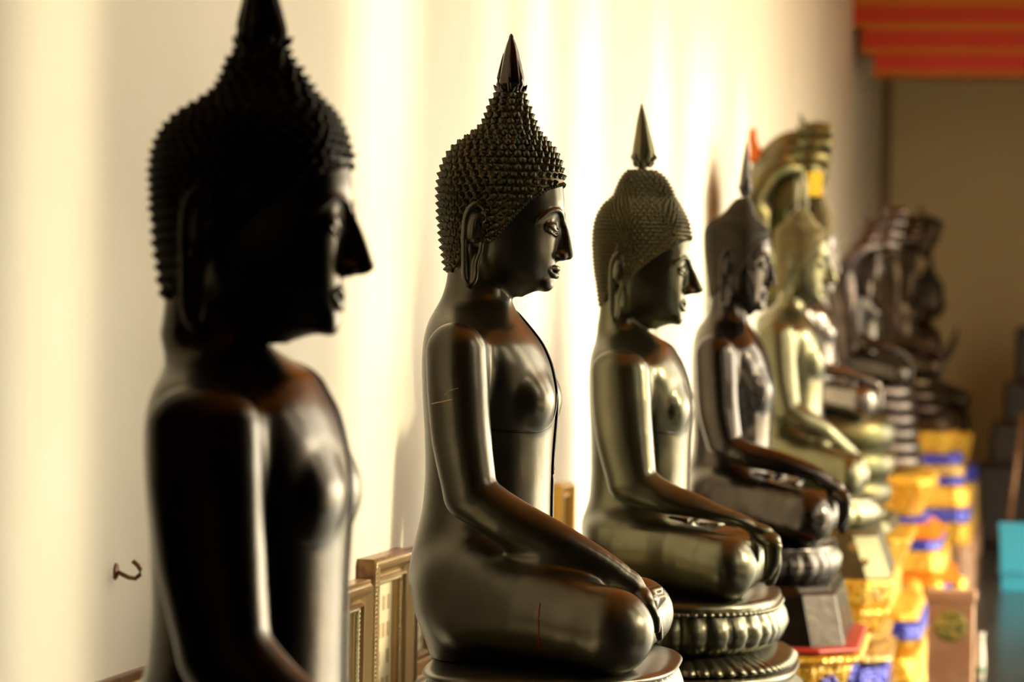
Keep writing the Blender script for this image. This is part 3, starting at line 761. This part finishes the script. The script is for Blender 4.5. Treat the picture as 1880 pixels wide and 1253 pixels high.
# the other statues of the row, each with its own proportions
YK = lambda *a: [(920, y2, 0, xs, ys) for y2, xs, ys in a]
st1 = dict(Y=4.69, ax=470, base=1578, rot=4,
    body=[(785, 740, -228, 272, 860), (893, 760, -228, 478, 900), (1020, 740, 0, 638, 905), (1200, 1160, -330, 895, 1500)],
    head=[(797, 370, 0, 268, 320), (939, 100, 0, 474, 60), (1000, 530, 0, 609, 600), (1040, 400, 0, 644, 380), (1050, 470, 0, 677, 480)],
    up=[(939, 65, 0, 474, -75), (937, 172, 0, 474, 92), (1040, 335, 0, 630, 298), (1018, 410, 0, 610, 395), (1045, 481, 0, 660, 511), (1000, 535, 0, 610, 617), (893, 784, -150, 500, 985), (866, 950, -240, 400, 1275), (920, 1203, 0, 470, 1578)])
st3 = dict(Y=8.67, ax=1172, base=1080, rot=2.5,
    body=[(752, 1060, -110, 1068, 985), (785, 740, -228, 1086, 740), (893, 760, -228, 1194, 760), (1020, 740, 0, 1268, 760), (1200, 1160, -330, 1387, 1050), (1222, 1110, -225, 1414, 1030)],
    head=[(797, 370, 0, 1085, 440), (939, 100, 0, 1178, 220), (1000, 530, 0, 1246, 590), (1040, 335, 0, 1267, 440), (1050, 470, 0, 1285, 540)],
    up=[(939, 35, 0, 1178, 193), (937, 162, 0, 1175, 310), (920, 244, 0, 1175, 370), (1040, 335, 0, 1267, 440), (1045, 481, 0, 1280, 546), (1000, 535, 0, 1240, 601), (893, 784, -150, 1195, 792), (866, 955, -240, 1130, 930), (1000, 1075, -250, 1270, 982), (1150, 1240, -330, 1340, 1107)])
st4 = dict(Y=10.97, ax=1352, base=986, rot=2,
    body=[(752, 1060, -110, 1258, 880), (785, 740, -228, 1277, 700), (893, 760, -228, 1352, 700), (1020, 740, 0, 1418, 700), (1200, 1160, -330, 1528, 940), (1222, 1110, -225, 1547, 930)],
    head=[(797, 370, 0, 1290, 440), (939, 100, 0, 1372, 270), (1000, 530, 0, 1393, 550), (1040, 335, 0, 1416, 430), (1050, 470, 0, 1424, 490)],
    up=[(939, 35, 0, 1372, 250), (937, 162, 0, 1375, 352), (920, 244, 0, 1370, 392), (1040, 335, 0, 1416, 425), (1045, 481, 0, 1420, 520), (1000, 535, 0, 1392, 564), (893, 784, -150, 1345, 745), (866, 955, -240, 1315, 832), (1000, 1075, -250, 1400, 892), (1150, 1240, -330, 1490, 992)])
st5 = dict(Y=13.45, ax=1468, base=905, rot=2,
    body=[(752, 1060, -110, 1376, 830), (785, 740, -228, 1392, 650), (893, 760, -228, 1460, 650), (1020, 740, 0, 1513, 660), (1200, 1160, -330, 1586, 880)],
    head=[(797, 370, 0, 1420, 440), (939, 100, 0, 1476, 330), (1000, 530, 0, 1500, 545), (1040, 335, 0, 1522, 440), (1050, 470, 0, 1534, 500)],
    up=[(939, 35, 0, 1476, 305), (937, 162, 0, 1476, 382), (920, 244, 0, 1470, 408), (1040, 335, 0, 1520, 436), (1045, 481, 0, 1530, 522), (1000, 535, 0, 1500, 554), (893, 784, -150, 1460, 690), (866, 955, -240, 1430, 775), (1000, 1075, -250, 1500, 832), (1150, 1240, -330, 1560, 912)])
b1 = buddha('nearest seated Buddha, almost black and out of focus, cropped at waist', st1, M['bronze_dark'], M['hair_dark'], M['hair_dark'], hb=5, hh=2.6)
b3 = buddha('olive bronze seated Buddha with a low beehive topknot and spearhead finial', st3, M['bronze_olive'], M['hair_olive'], M['hair_olive'], hair='B', arm='B', hb=5, hh=2.6)
b4 = buddha('glossy black seated Buddha behind the olive one, hand over its knee', st4, M['bronze_black'], M['hair_black'], M['bronze_black'], hair='C', arm='B', hb=5, hh=2.6, cs=5)
b5 = buddha('pale greenish brass seated Buddha with both hands resting in its lap', st5, M['bronze_brass'], M['hair_brass'], M['bronze_brass'], hair='C', arm='C', hb=6, hh=3.2, cs=5)

def zz(st, y): return -(y-st['base'])*st['m']        # height of a photo row on the statue's own axis
def down(st): return -st['O'].z                      # floor in the statue's frame
def px_(st, x): return (x-st['ax'])*st['m']
# plinth of the nearest statue (below the picture)
tier('plinth', b1, M['bronze_dark'], [(-.05, -.001), (0, -.012), (0, -.05), (-.03, -.07), (-.03, down(st1)+.1), (.03, down(st1)+.05), (.03, down(st1))], .17, .385, .50, 3.2)
tier('pedestal', b2, M['bronze'], [(.02, -.355), (.0, -.37), (.0, down(st2)+.1), (.04, down(st2)+.06), (.04, down(st2))], .150, .385, .50, 3.4)
# olive statue: bulging lotus seat, a ribbed sloping tier, plain slabs
T3 = (.13, .375, .50, 3.0)
tier('lotus_seat', b3, M['bronze_olive'], [(-.06, -.001), (-.012, -.001), (.0, -.006), (.004, -.018), (.001, -.03, .004), (.018, -.06, .012), (.024, -.085, .014), (.012, -.115, .014), (-.02, -.135, .006), (-.04, -.14)], *T3, N=320, lobes=40)
tier('beaded_rim', b3, M['bronze_olive'], [(-.02, -.024), (.008, -.024, .006), (.012, -.030, .008), (.008, -.036, .006), (-.02, -.036)], *T3, N=480, lobes=120)
tier('ribbed_skirt', b3, M['bronze_olive'], [(-.05, -.135), (-.025, -.137), (.035, -.165, .014), (.052, -.178, .02), (.04, -.184, .01), (-.02, -.186)], *T3, N=480, lobes=80)
tier('plinth', b3, M['bronze_olive'], [(.0, -.184), (.05, -.19), (.056, -.2), (.05, -.212), (.03, -.218), (.066, -.25), (.066, -.34), (.03, -.36), (.03, down(st3))], *T3)
# black statue: lotus seat, bevelled slab, red board, gilded mosaic pedestal
T4 = (.10, .33, .46, 3.0)
tier('lotus_seat', b4, M['bronze_black'], [(-.05, -.001), (.0, -.004), (.008, -.02), (.004, -.03, .004), (.024, -.06, .014), (.022, -.09, .014), (-.01, -.125, .008), (-.03, -.14)], *T4, N=240, lobes=34)
box_tier('slab', b4, M['bronze_black'], [(.0, -.13), (.01, -.15), (.02, -.155), (.055, -.32)], .10, .33, .46, .10)
box_tier('red_board', b4, M['red_edge'], [(.09, -.318), (.10, -.322), (.10, -.335), (.08, -.338)], .10, .33, .46, .12)
def gold_pedestal(st, parent, rows_, ab, af, hl, ch):
    for nm, mt, prof in rows_: box_tier(nm, parent, M[mt], prof, ab, af, hl, ch)
def ornament(parent, x, y, z, nx, ny, mt, w_, h_, rim=True):
    """raised lozenge on a pedestal face"""
    mb = MB(); R_ = []
    for rr, d in ((1, 0), (.9, .010), (.68, .012), (.6, .004), (.3, .006), (.02, .012)):
        R_.append([(x+nx*d-ny*w_*rr*math.cos(a)*(1-.25*abs(math.sin(2*a))), y+ny*d+nx*w_*rr*math.cos(a)*(1-.25*abs(math.sin(2*a))), z+h_*rr*math.sin(a)*(1-.25*abs(math.sin(2*a)))) for a in [2*PI*i/24 for i in range(24)]])
    mb.grid(R_, closev=True); return mb.build('lozenge_ornament', M[mt], parent)
gold_pedestal(st4, b4, [('gilt_rim', 'mosaic_gold', [(.06, -.336), (.105, -.345), (.115, -.36), (.09, -.375), (.075, -.38)]),
    ('gilt_drum', 'mosaic_gold', [(.07, -.378), (.075, -.40), (.045, -.49), (.02, -.50)]), ('gilt_base', 'mosaic_gold', [(.0, -.50), (-.01, -.54), (.02, -.56), (.05, -.58), (.05, -.64), (.0, -.66), (.06, down(st4)+.06), (.06, down(st4))])], .10, .33, .46, .12)
c45 = math.sqrt(.5)
for zq in (-.435,):
    ornament(b4, .33+.065-.06, -.46-.065+.06, zq, c45, -c45, 'mosaic_blue', .042, .042)
    for k in range(-1, 2): ornament(b4, .33+.066, .26*k, zq, 1, 0, 'mosaic_blue', .042, .042)
    for k in range(2): ornament(b4, .02+.2*k, -.46-.064, zq, 0, -1, 'mosaic_blue', .035, .042)
# brass statue: lotus seat, sloped slab with gilt flowers, mosaic tiers
T5 = (.10, .30, .42, 3.0)
tier('lotus_seat', b5, M['bronze_brass'], [(-.05, -.001), (.0, -.004), (.006, -.02), (.002, -.028, .004), (.03, -.06, .014), (.03, -.09, .014), (.0, -.12, .008), (-.02, -.13)], *T5, N=240, lobes=30)
box_tier('slab', b5, M['bronze_brass'], [(-.01, -.125), (.015, -.13), (.03, -.15), (.085, -.305), (.085, -.315)], .10, .30, .42, .09)
for k in range(3):
    ornament(b5, .02+.11*k, -.42-.045, -.19, 0, -1, 'mosaic_dim', .022, .022); ornament(b5, .07+.11*k, -.42-.062, -.245, 0, -1, 'mosaic_dim', .018, .018)
gold_pedestal(st5, b5, [('gilt_rim', 'mosaic_gold', [(.06, -.314), (.095, -.318), (.10, -.33), (.09, -.40), (.07, -.44)]), ('gilt_drum', 'mosaic_gold', [(.08, -.438), (.085, -.45), (.05, -.52), (.03, -.53)]),
    ('old_gold_tier', 'mosaic_dim', [(.06, -.53), (.09, -.55), (.04, -.60), (.10, -.62), (.10, -.64), (.06, -.66)]), ('blue_tier', 'mosaic_blue', [(.05, -.66), (.08, -.67), (.08, -.76), (.04, -.78)]),
    ('plinth', 'mosaic_dim', [(.10, -.78), (.10, down(st5))])], .10, .30, .42, .10)
ornament(b5, .30+.09-.05, -.42-.09+.05, -.36, c45, -c45, 'mosaic_dim', .045, .04)

# ---------------------------------------------------------------- statues sheltered by serpent hoods, farther along the row
def naga_statue(label, st, mats, hood, coils, arm='B', head_r=.035, nn=7):
    """hood = side-view arc [(x, y)...] of the middle neck in photo pixels; coils = list of (radius front, radius side, height, z)"""
    mb_, mh_, mn_ = mats
    t = buddha(label, st, mb_, mh_, mb_, hair='C', arm=arm, hb=7, hh=4, cs=4)
    P = [local(st, x, y, 0) for x, y in hood]; n = len(P); c = math.sin(ROLL)
    P = [(a-u*c, u) for a, u in P]; half = nn//2
    mb = MB(); heads = []
    for j in range(-half, half+1):
        f = abs(j)/half; pts = []; rad = []
        for i, (F_, U_) in enumerate(P):
            s_ = i/(n-1); lat = j*(.030+.060*math.sin(PI*min(1, s_*.85)))*st['hs']
            sh = 1-.17*f*s_; base = P[0]
            pts.append((base[0]+(F_-base[0])*(1-.14*f*s_), lat, base[1]+(U_-base[1])*sh)); rad.append((.042+.045*math.sin(PI*min(1, s_*.85+.08)))*st['hs'])
        # smooth path
        C = [Vector(p) for p in pts]; Q = []; Rr = []
        for i in range(n-1):
            p0 = C[max(i-1, 0)]; p1 = C[i]; p2 = C[i+1]; p3 = C[min(i+2, n-1)]
            for tt in np.linspace(0, 1, 6, endpoint=False):
                Q.append(.5*((2*p1)+(-p0+p2)*tt+(2*p0-5*p1+4*p2-p3)*tt*tt+(-p0+3*p1-3*p2+p3)*tt**3)); Rr.append(rad[i]+(rad[i+1]-rad[i])*tt)
        Q.append(C[-1]); Rr.append(rad[-1]*.8)
        mb.tube(Q, Rr, 12, 0.62); heads.append((Q[-1], (Q[-1]-Q[-4]).normalized(), Rr[-1]))
    # ribbed membrane filling the inside of the hood
    pv = (P[-1][0]-.03, P[-1][1]-.40*st['hs']); Q_ = []
    for i in range(n-1):
        for tt in np.linspace(0, 1, 6, endpoint=False): Q_.append((P[i][0]+(P[i+1][0]-P[i][0])*tt, P[i][1]+(P[i+1][1]-P[i][1])*tt))
    R_ = []
    for a, u in Q_:
        row = []
        for k in range(9):
            f = .06+.80*k/8; wdt = (.11+.012*math.cos(k*2.6))*st['hs']
            row.append((a+(pv[0]-a)*f, -wdt, u+(pv[1]-u)*f))
        row += [(x_, -y_, z_) for x_, y_, z_ in reversed(row)]
        R_.append(row)
    me_ = MB(); me_.grid(R_, closev=True); me_.F.append(tuple(range(18))); me_.F.append(tuple((len(R_)-1)*18+i for i in reversed(range(18))))
    me_.build('hood_membrane', mn_, t)
    mb.build('serpent_hood', mn_, t)
    for p, d, r in heads:
        hm = MB(); up = Vector((0, 0, 1)); sx = 1.25
        rows_ = [(0, .85), (.6, 1.15), (1.3, 1.2), (2.0, 1.0), (2.7, .8), (3.3, .62), (3.6, .25)]
        hm.tube([p+d*(a*r)+up*(.25*r*math.sin(a)) for a, _ in rows_], [r*b*sx for _, b in rows_], 12, .75)
        hm.tube([p+d*(2.3*r)-up*.5*r, p+d*(3.3*r)-up*1.0*r, p+d*(3.5*r)-up*1.05*r], [r*.7, r*.45, r*.15], 8, .5)       # lower jaw
        for sg in (1, -1): hm.lathe([(.02*r, -.3*r), (.3*r, -.1*r), (.3*r, .1*r), (.02*r, .3*r)], tuple(p+d*(1.5*r)+up*.7*r+Vector((0, sg*.75*r, 0))), 8)
        hm.tube([p+d*(.6*r)+up*.8*r, p-d*(.2*r)+up*1.9*r, p-d*(.4*r)+up*2.8*r], [.4*r, .28*r, .05*r], 6)               # crest
        hm.build('serpent_head', mn_, t)
    for rf, rs, h_, z_ in coils:
        X, Y, nx, ny = prism_ring(.14, rf, rs, 2.4, 96); cm = MB(); R_ = []
        for a in np.linspace(0, 2*PI, 16, endpoint=False):
            R_.append([(X[i]+nx[i]*h_*.5*math.cos(a)-nx[i]*h_*.5, Y[i]+ny[i]*h_*.5*math.cos(a)-ny[i]*h_*.5, z_+h_*.52*math.sin(a)) for i in range(96)])
        cm.grid(R_, closeu=True, closev=True)
        cap_ = [(X[i]-nx[i]*h_*.6, Y[i]-ny[i]*h_*.6) for i in range(96)]
        b = len(cm.V); cm.V += [(a, c_, z_+h_*.35) for a, c_ in cap_]; cm.F.append(tuple(range(b, b+96)))
        cm.build('serpent_coil', mn_, t)
    return t
def stack(t, st, rows_, hl, ab=.12, ch=.07):
    """moulded tiers given by photo rows: (name, material, x_front_top, y_top, x_front_bottom, y_bottom)"""
    for nm, mt, xt, yt, xb, yb in rows_:
        z0, z1 = zz(st, yt)+.003, zz(st, yb)
        f0, f1 = px_(st, xt), px_(st, xb)
        e = min(.012, (z0-z1)*.2)
        box_tier(nm, t, M[mt], [(f0-.02-.3, z0), (f0-.3, z0-e), (f1-.3, z1+e), (f1-.02-.3, z1)], ab+.02, .3, hl, ch)
st6 = dict(Y=15.3, ax=1498, base=764, rot=1, sz=.85, hs=1.0,
    body=[(785, 740, 0, 1450, 620), (1020, 740, 0, 1534, 620), (1200, 1100, 0, 1606, 740)],
    head=[(797, 370, 0, 1448, 440), (939, 100, 0, 1503, 340), (1000, 530, 0, 1525, 535), (1040, 335, 0, 1536, 425), (1050, 470, 0, 1541, 490)],
    up=[(939, 65, 0, 1503, 318), (937, 172, 0, 1503, 352), (1040, 335, 0, 1536, 424), (1045, 481, 0, 1538, 506), (1000, 535, 0, 1525, 541), (893, 784, 0, 1490, 628), (866, 955, 0, 1480, 684), (1000, 1075, 0, 1530, 712), (920, 1203, 0, 1498, 764)])
b6 = naga_statue('Buddha under a tall green-gold serpent hood curving forward', st6, (M['bronze_silver'], M['hair_olive'], M['naga_green']),
    [(1445, 640), (1422, 520), (1392, 430), (1386, 360), (1404, 300), (1438, 262), (1474, 250)], [(.37, .42, .165, -.075), (.375, .43, .155, -.215), (.36, .42, .14, -.345), (.34, .40, .11, -.455)])
stack(b6, st6, [('pale_slab', 'bronze_brass', 1640, 942, 1648, 968), ('gilt_cup', 'mosaic_gold', 1680, 972, 1660, 1035), ('gilt_stem', 'mosaic_gold', 1652, 1035, 1652, 1098), ('gilt_rim', 'mosaic_gold', 1690, 1098, 1700, 1118),
    ('blue_tier', 'mosaic_blue', 1704, 1118, 1706, 1150), ('gilt_tier', 'mosaic_gold', 1708, 1150, 1690, 1178), ('gilt_drum', 'mosaic_gold', 1700, 1178, 1722, 1230), ('blue_plinth', 'mosaic_blue', 1726, 1230, 1716, 1262), ('plinth', 'mosaic_gold', 1735, 1262, 1740, 1330)], .46)
st7 = dict(Y=18.0, ax=1586, base=706, rot=1, sz=.72, hs=.95)
b7 = naga_statue('Buddha under a purplish dark serpent hood above thin stacked coils', st7, (M['bronze_black'], M['hair_black'], M['naga_purple']),
    [(1560, 690), (1552, 600), (1548, 520), (1560, 460), (1590, 420), (1622, 404)], [(.27+.012*k, .36, .078, -.035-.076*k) for k in range(6)])
stack(b7, st7, [('gilt_rim', 'mosaic_gold', 1716, 866, 1722, 885), ('gilt_cup', 'mosaic_gold', 1722, 885, 1700, 940), ('blue_band', 'mosaic_blue', 1704, 940, 1712, 950), ('orange_tier', 'mosaic_orange', 1712, 950, 1738, 978), ('blue_tier', 'mosaic_blue', 1736, 978, 1736, 998),
    ('gilt_tier', 'mosaic_gold', 1742, 998, 1745, 1036), ('orange_skirt', 'mosaic_orange', 1745, 1036, 1760, 1054), ('blue_skirt', 'mosaic_blue', 1757, 1054, 1750, 1086), ('stone_base', 'terracotta', 1772, 1086, 1776, 1253)], .46)
for k in range(3):
    mb = MB(); mb.lathe([(.001, .09), (.05, .06), (.055, .0), (.03, -.05), (.001, -.06)], (px_(st7, (1764, 1726, 1690)[k]), (-.30, -.66, -.71)[k], zz(st7, 1072)), 12); mb.build('gilt_tassel', M['mosaic_gold'], b7)
st8 = dict(Y=21.0, ax=1655, base=690, rot=1, sz=.72, hs=.95)
b8 = naga_statue('brown Buddha whose dark serpent hood ends in a hooked tip', st8, (M['bronze_brown'], M['mosaic_dim'], M['bronze_brown']),
    [(1640, 660), (1636, 560), (1636, 480), (1650, 425), (1675, 408), (1692, 408)], [(.24+.03*k, .36, .09, -.04-.085*k) for k in range(3)])
stack(b8, st8, [('dark_tier', 'bronze_brown', 1742, 762, 1748, 790), ('gilt_rim', 'mosaic_gold', 1762, 790, 1745, 830), ('blue_tier', 'mosaic_blue', 1765, 830, 1770, 846), ('gilt_tier', 'mosaic_dim', 1768, 846, 1776, 868), ('blue_band', 'mosaic_blue', 1772, 868, 1776, 884), ('gilt_skirt', 'mosaic_gold', 1782, 884, 1785, 925),
    ('blue_skirt', 'mosaic_blue', 1785, 925, 1785, 950), ('gilt_drum', 'mosaic_gold', 1790, 950, 1786, 990), ('stone_base', 'terracotta', 1792, 990, 1800, 1160)], .44)
st9 = dict(Y=24.0, ax=1703, base=752, rot=1, sz=.86)
b9 = buddha('farthest dark seated Buddha with one hand raised palm forward', st9, M['bronze_brown'], M['hair_dark'], M['bronze_brown'], hair='C', arm='D', hb=8, hh=5, cs=4)
stack(b9, st9, [('dark_seat', 'bronze_brown', 1775, 750, 1782, 790), ('gilt_rim', 'mosaic_gold', 1788, 790, 1778, 850), ('blue_tier', 'mosaic_blue', 1795, 850, 1795, 880), ('gilt_drum', 'mosaic_dim', 1798, 880, 1800, 960), ('stone_base', 'terracotta', 1803, 960, 1806, 1090)], .50)
# orange cloth and yellow card by the green hood
a0 = at(1376, 236, 15.25); a1 = at(1402, 300, 15.25)
mb = MB(); N_ = 10
mb.grid([[(a0.x+(a1.x-a0.x)*(u/N_)**1.0*(.35+.65*v/N_), 15.25+.02*math.sin(u*1.3+v), a0.z+(a1.z-a0.z)*(v/N_)) for u in range(N_+1)] for v in range(N_+1)])
oc = mb.build('orange_cloth', M['orange_cloth'], b6); 
oc.matrix_parent_inverse = Matrix.Identity(4)
W_ = Matrix.Translation(st6['O']) @ Matrix.Rotation(math.radians(st6['rot']), 4, 'Z'); oc.data.transform(W_.inverted())
so_ = oc.modifiers.new('thick', 'SOLIDIFY'); so_.thickness = .006
c0 = at(1484, 316, 15.0); c1 = at(1510, 360, 15.0)
mb = MB(); mb.box(c0.x, c1.x, 15.0, 15.006, c1.z, c0.z); yc = mb.build('yellow_card', M['yellow_card'], b6, smooth=False); yc.data.transform(W_.inverted())

# ---------------------------------------------------------------- red stepped lintel under the ceiling at the far end
YB = 24.0
tn = [(1500, -40, 12, 'gold_line'), (1560, 12, 40, 'red'), (1556, 40, 50, 'gold_line'), (1584, 50, 56, 'gold_line'), (1583, 56, 87, 'red'), (1580, 87, 97, 'gold_line'), (1605, 97, 130, 'red'), (1602, 129, 137, 'gold_line')]
for k, (x, ya, yb, mt) in enumerate(tn):
    a = at(x, ya, YB); b = at(x, yb, YB); dd = .012 if mt == 'gold_line' else 0
    slab('trim_%d' % (40+k), M[mt], max(a.x, WX) if k else WX, 2.39, YB-dd, YB+.5+dd, b.z, a.z if k else 4.6)

# ---------------------------------------------------------------- things on the left wall
def picture_frame(label, xa, xb, ytop, ybot, style, group='picture frames on the left wall', depth=.055, wf=.06, name='picture_frame'):
    Ya = wallY(xa, ytop, WX); Yb = wallY(xb, ytop, WX); zt = at(xa, ytop, Ya).z; zb = at(xa, ybot, Ya).z
    Wd, Hd = Yb-Ya, zt-zb; t = thing(name, label, 'picture frame', (WX, (Ya+Yb)/2, zb), 0, group)
    def ring(ins, h): return [(h, -Wd/2+ins, ins), (h, Wd/2-ins, ins), (h, Wd/2-ins, Hd-ins), (h, -Wd/2+ins, Hd-ins)]
    def sweep(nm, prof, m, par):
        mb = MB(); mb.grid([ring(a*wf, b*depth) for a, b in prof], closev=True); return mb.build(nm, m, par, smooth=False)
    outer, inner = {'brown': ('frame_wood', 'frame_silver'), 'silver': ('frame_silver', 'frame_silver'), 'gold': ('frame_wood', 'frame_gold'), 'green': ('frame_gold', 'frame_gold')}[style]
    fr = sweep('outer_moulding', [(0, 0), (0, .75), (.03, .8), (.18, .8), (.20, .7)], M[outer], t)
    sweep('scooped_moulding', [(.18, .5), (.18, .92), (.25, 1.0), (.34, .98), (.5, .72), (.62, .55), (.68, .55), (.7, .75), (.8, .75), (.84, .5), (.98, .35), (1.0, .1)], M[inner], t)
    r = .0055
    for nm, ins in (('outer_beading', .15*wf+.002), ('inner_beading', .9*wf)):       # a strung row of pearls: one twisted wire of beads
        hx = depth*(.82 if nm[0] == 'o' else .52)
        path = [(-Wd/2+ins, ins), (-Wd/2+ins, Hd-ins), (Wd/2-ins, Hd-ins), (Wd/2-ins, ins)]; pts = []; rad = []
        for (y0, z0), (y1, z1) in zip(path, path[1:]):
            n = max(2, int(math.hypot(y1-y0, z1-z0)/.011))
            for i in range(n*2):
                f = i/(n*2); pts.append((hx, y0+(y1-y0)*f, z0+(z1-z0)*f)); rad.append(r if i % 2 else r*.35)
        bd = MB(); bd.tube(pts, rad, 6); bd.build(nm, M['bead'], t)
    i_ = wf*.95
    pm = MB(); pm.box(.002, .008, -Wd/2+i_, Wd/2-i_, i_, Hd-i_); pr = pm.build('print', M['glass' if style == 'silver' else 'green_print' if style == 'green' else 'paper'], t, smooth=False)
    if style == 'brown':
        cols = 5; rws = 6; w_ = (Wd-2*i_); h_ = (Hd-2*i_)
        for a in range(cols):
            for b in range(rws):
                if (a*3+b*5) % 7 == 3: continue
                y = -Wd/2+i_+w_*(.08+.84*(a+.5)/cols); z = i_+h_*(.05+.9*(b+.5)/rws)
                g = MB(); g.box(.008, .0088, y-w_*.05, y+w_*.05, z-h_*.04, z+h_*.04); g.build('portrait', M['paper_tan'], pr, smooth=False)
    return t
picture_frame('champagne moulded frame with greenish glazing, half hidden by the nearest Buddha', 596, 649, 1080, 1500, 'silver', wf=.075)
picture_frame('brown and silver frame holding a sheet of small tan portraits', 655, 727, 1027, 1480, 'brown', wf=.075)
picture_frame('dark brown frame tucked behind the red-streaked Buddha back', 729, 786, 1012, 1262, 'brown', wf=.075)
picture_frame('small green and gold picture beyond the red-streaked Buddha belly', 1006, 1029, 890, 1000, 'green', wf=.05)
picture_frame('yellow gilt frame with brown outer edge at lower left of the wall', 60, 266, 1292, 1700, 'gold', wf=.12, depth=.022)
yh = wallY(212, 1050, WX); t = thing('wall_hook', 'rusty curved iron hook screwed into the cream wall', 'hook', at(212, 1050, yh))
o_ = at(212, 1050, yh); mb = MB()
hp = [at(x, y, yh)-o_ for x, y in ((208, 1049), (222, 1054), (236, 1061), (248, 1063), (257, 1056), (258, 1047), (252, 1038), (244, 1031))]
for p in hp: p.x = max(p.x, 0)
mb.tube(hp, [.0045, .0042, .004, .004, .004, .004, .004, .0042], 10); mb.build('hook_arm', M['iron'], t)
mb = MB(); mb.lathe([(.001, 0), (.016, .0), (.014, .003), (.007, .005), (.001, .006)], (0, 0, 0), 16, 'x')
p = mb.build('rosette', M['iron'], t); p.location.x = WX-o_.x

# ---------------------------------------------------------------- far right corner of the gallery
Yt = 20.2; a = at(1836, 962, Yt); b = at(1900, 1085, Yt)
t = thing('plastic_bin', 'bright teal plastic bin standing on the dark floor', 'bin', ((a.x+b.x)/2, Yt, 0))
w_ = (b.x-a.x)/2; h_ = a.z
mb = MB(); R_ = []
for f, z in ((.80, .001), (.84, .01), (1.0, h_*.93), (1.06, h_*.94), (1.06, h_), (.98, h_), (.80, .03)): R_.append([(w_*f*sx, w_*f*sy, z) for sx, sy in ((1, -1), (1, 1), (-1, 1), (-1, -1))])
mb.grid(R_, closev=True); mb.F.append((0, 1, 2, 3)); mb.F.append(tuple(24+i for i in (3, 2, 1, 0))); bevel(mb.build('bin_body', M['teal'], t, smooth=False), .01)
mb = MB(); mb.box(-w_*.98, w_*.98, -w_*1.02-.01, -w_*.97, h_*.30, h_*.34); mb.build('band', M['teal'], t, smooth=False)
a = at(1878, 760, 21.5); b = at(1840, 1075, 21.5); b.z = 0
mb = MB(); mb.tube([(0, 0, 0.006), tuple(Vector((a.x-b.x, 0, a.z)))], .014, 10)
t = thing('broom', 'thin brown broom leaning beside the teal bin', 'broom', b); mb.build('handle', M['frame_wood'], t)
mb = MB(); mb.tube([(-.01, 0, .0), (0, 0, .12), (.02, 0, .2)], [.09, .05, .02], 10, .4); mb.build('bristles', M['dark_wood'], t)
Yc = 25.4; t = thing('wooden_cabinet', 'dark wooden stepped altar cabinet against the end wall', 'cabinet', (at(1870, 900, Yc).x, Yc, 0))
mb = MB()
for (xa, yt, yb) in ((1798, 850, 1100), (1822, 775, 851), (1846, 700, 776), (1866, 600, 701)):
    pa = at(xa, yt, Yc); pb = at(xa, yb, Yc); mb.box(pa.x-t.location.x, 1.7, -.35-(yt-690)*.001, .6, max(pb.z, 0.0) if yb < 1050 else 0, pa.z)
bevel(mb.build('body', M['dark_wood'], t, smooth=False), .03)
for k in range(3):
    mb = MB(); mb.box(.1+.5*k, .52+.5*k, -.60, -.5, .1, .55); pnl = mb.build('door', M['dark_wood'], t, smooth=False); bevel(pnl, .01)
    mb = MB(); mb.lathe([(.001, -.02), (.02, -.01), (.02, .01), (.001, .02)], (.15+.5*k, -.61, .35), 10); mb.build('knob', M['frame_gold'], pnl)
bt = at(1800, 1222, 14.9); bt.z = 0; top = .205
t = thing('glazed_vase', 'slim cream glazed vase on the floor beside the stone post', 'vase', bt); mb = MB()
mb.lathe([(.001, .0), (.017, .0), (.019, .01), (.021, top*.35), (.019, top*.6), (.014, top*.8), (.013, top*.92), (.018, top), (.012, top), (.01, top*.9), (.001, top*.88)], (0, 0, 0), 20); mb.build('vase_body', M['white_china'], t)
mb = MB(); mb.lathe([(.0195, top*.12), (.0225, top*.14), (.0225, top*.24), (.0195, top*.26)], (0, 0, 0), 20); mb.build('green_band', M['green_print'], t)
# square stone post with a round floral medallion, in front of the mosaic pedestals
pa = at(1704, 1086, 14.05); pb = at(1788, 1086, 14.05); hw_ = (pb.x-pa.x)/2; hp_ = pa.z
t = thing('stone_post', 'pinkish brown square stone post bearing a round green-gold medallion', 'post', ((pa.x+pb.x)/2, 14.05+hw_, 0))
box_tier('post_base', t, M['terracotta'], [(.012, .0), (.012, .03), (.0, .045)], hw_, hw_, hw_, .004)
box_tier('shaft', t, M['terracotta'], [(.0, .04), (.0, hp_-.05), (.008, hp_-.04), (.008, hp_)], hw_, hw_, hw_, .004)
mb = MB(); mb.lathe([(.03, -.01), (.062, -.01), (.070, .0), (.062, .007), (.05, .004), (.02, .008), (.001, .010)], (0, 0, 0), 28, 'x')
md_ = mb.build('medallion', M['medallion'], t); md_.location = (.0, -hw_, at(1750, 1150, 14.05).z); md_.rotation_euler = (0, 0, -PI/2)
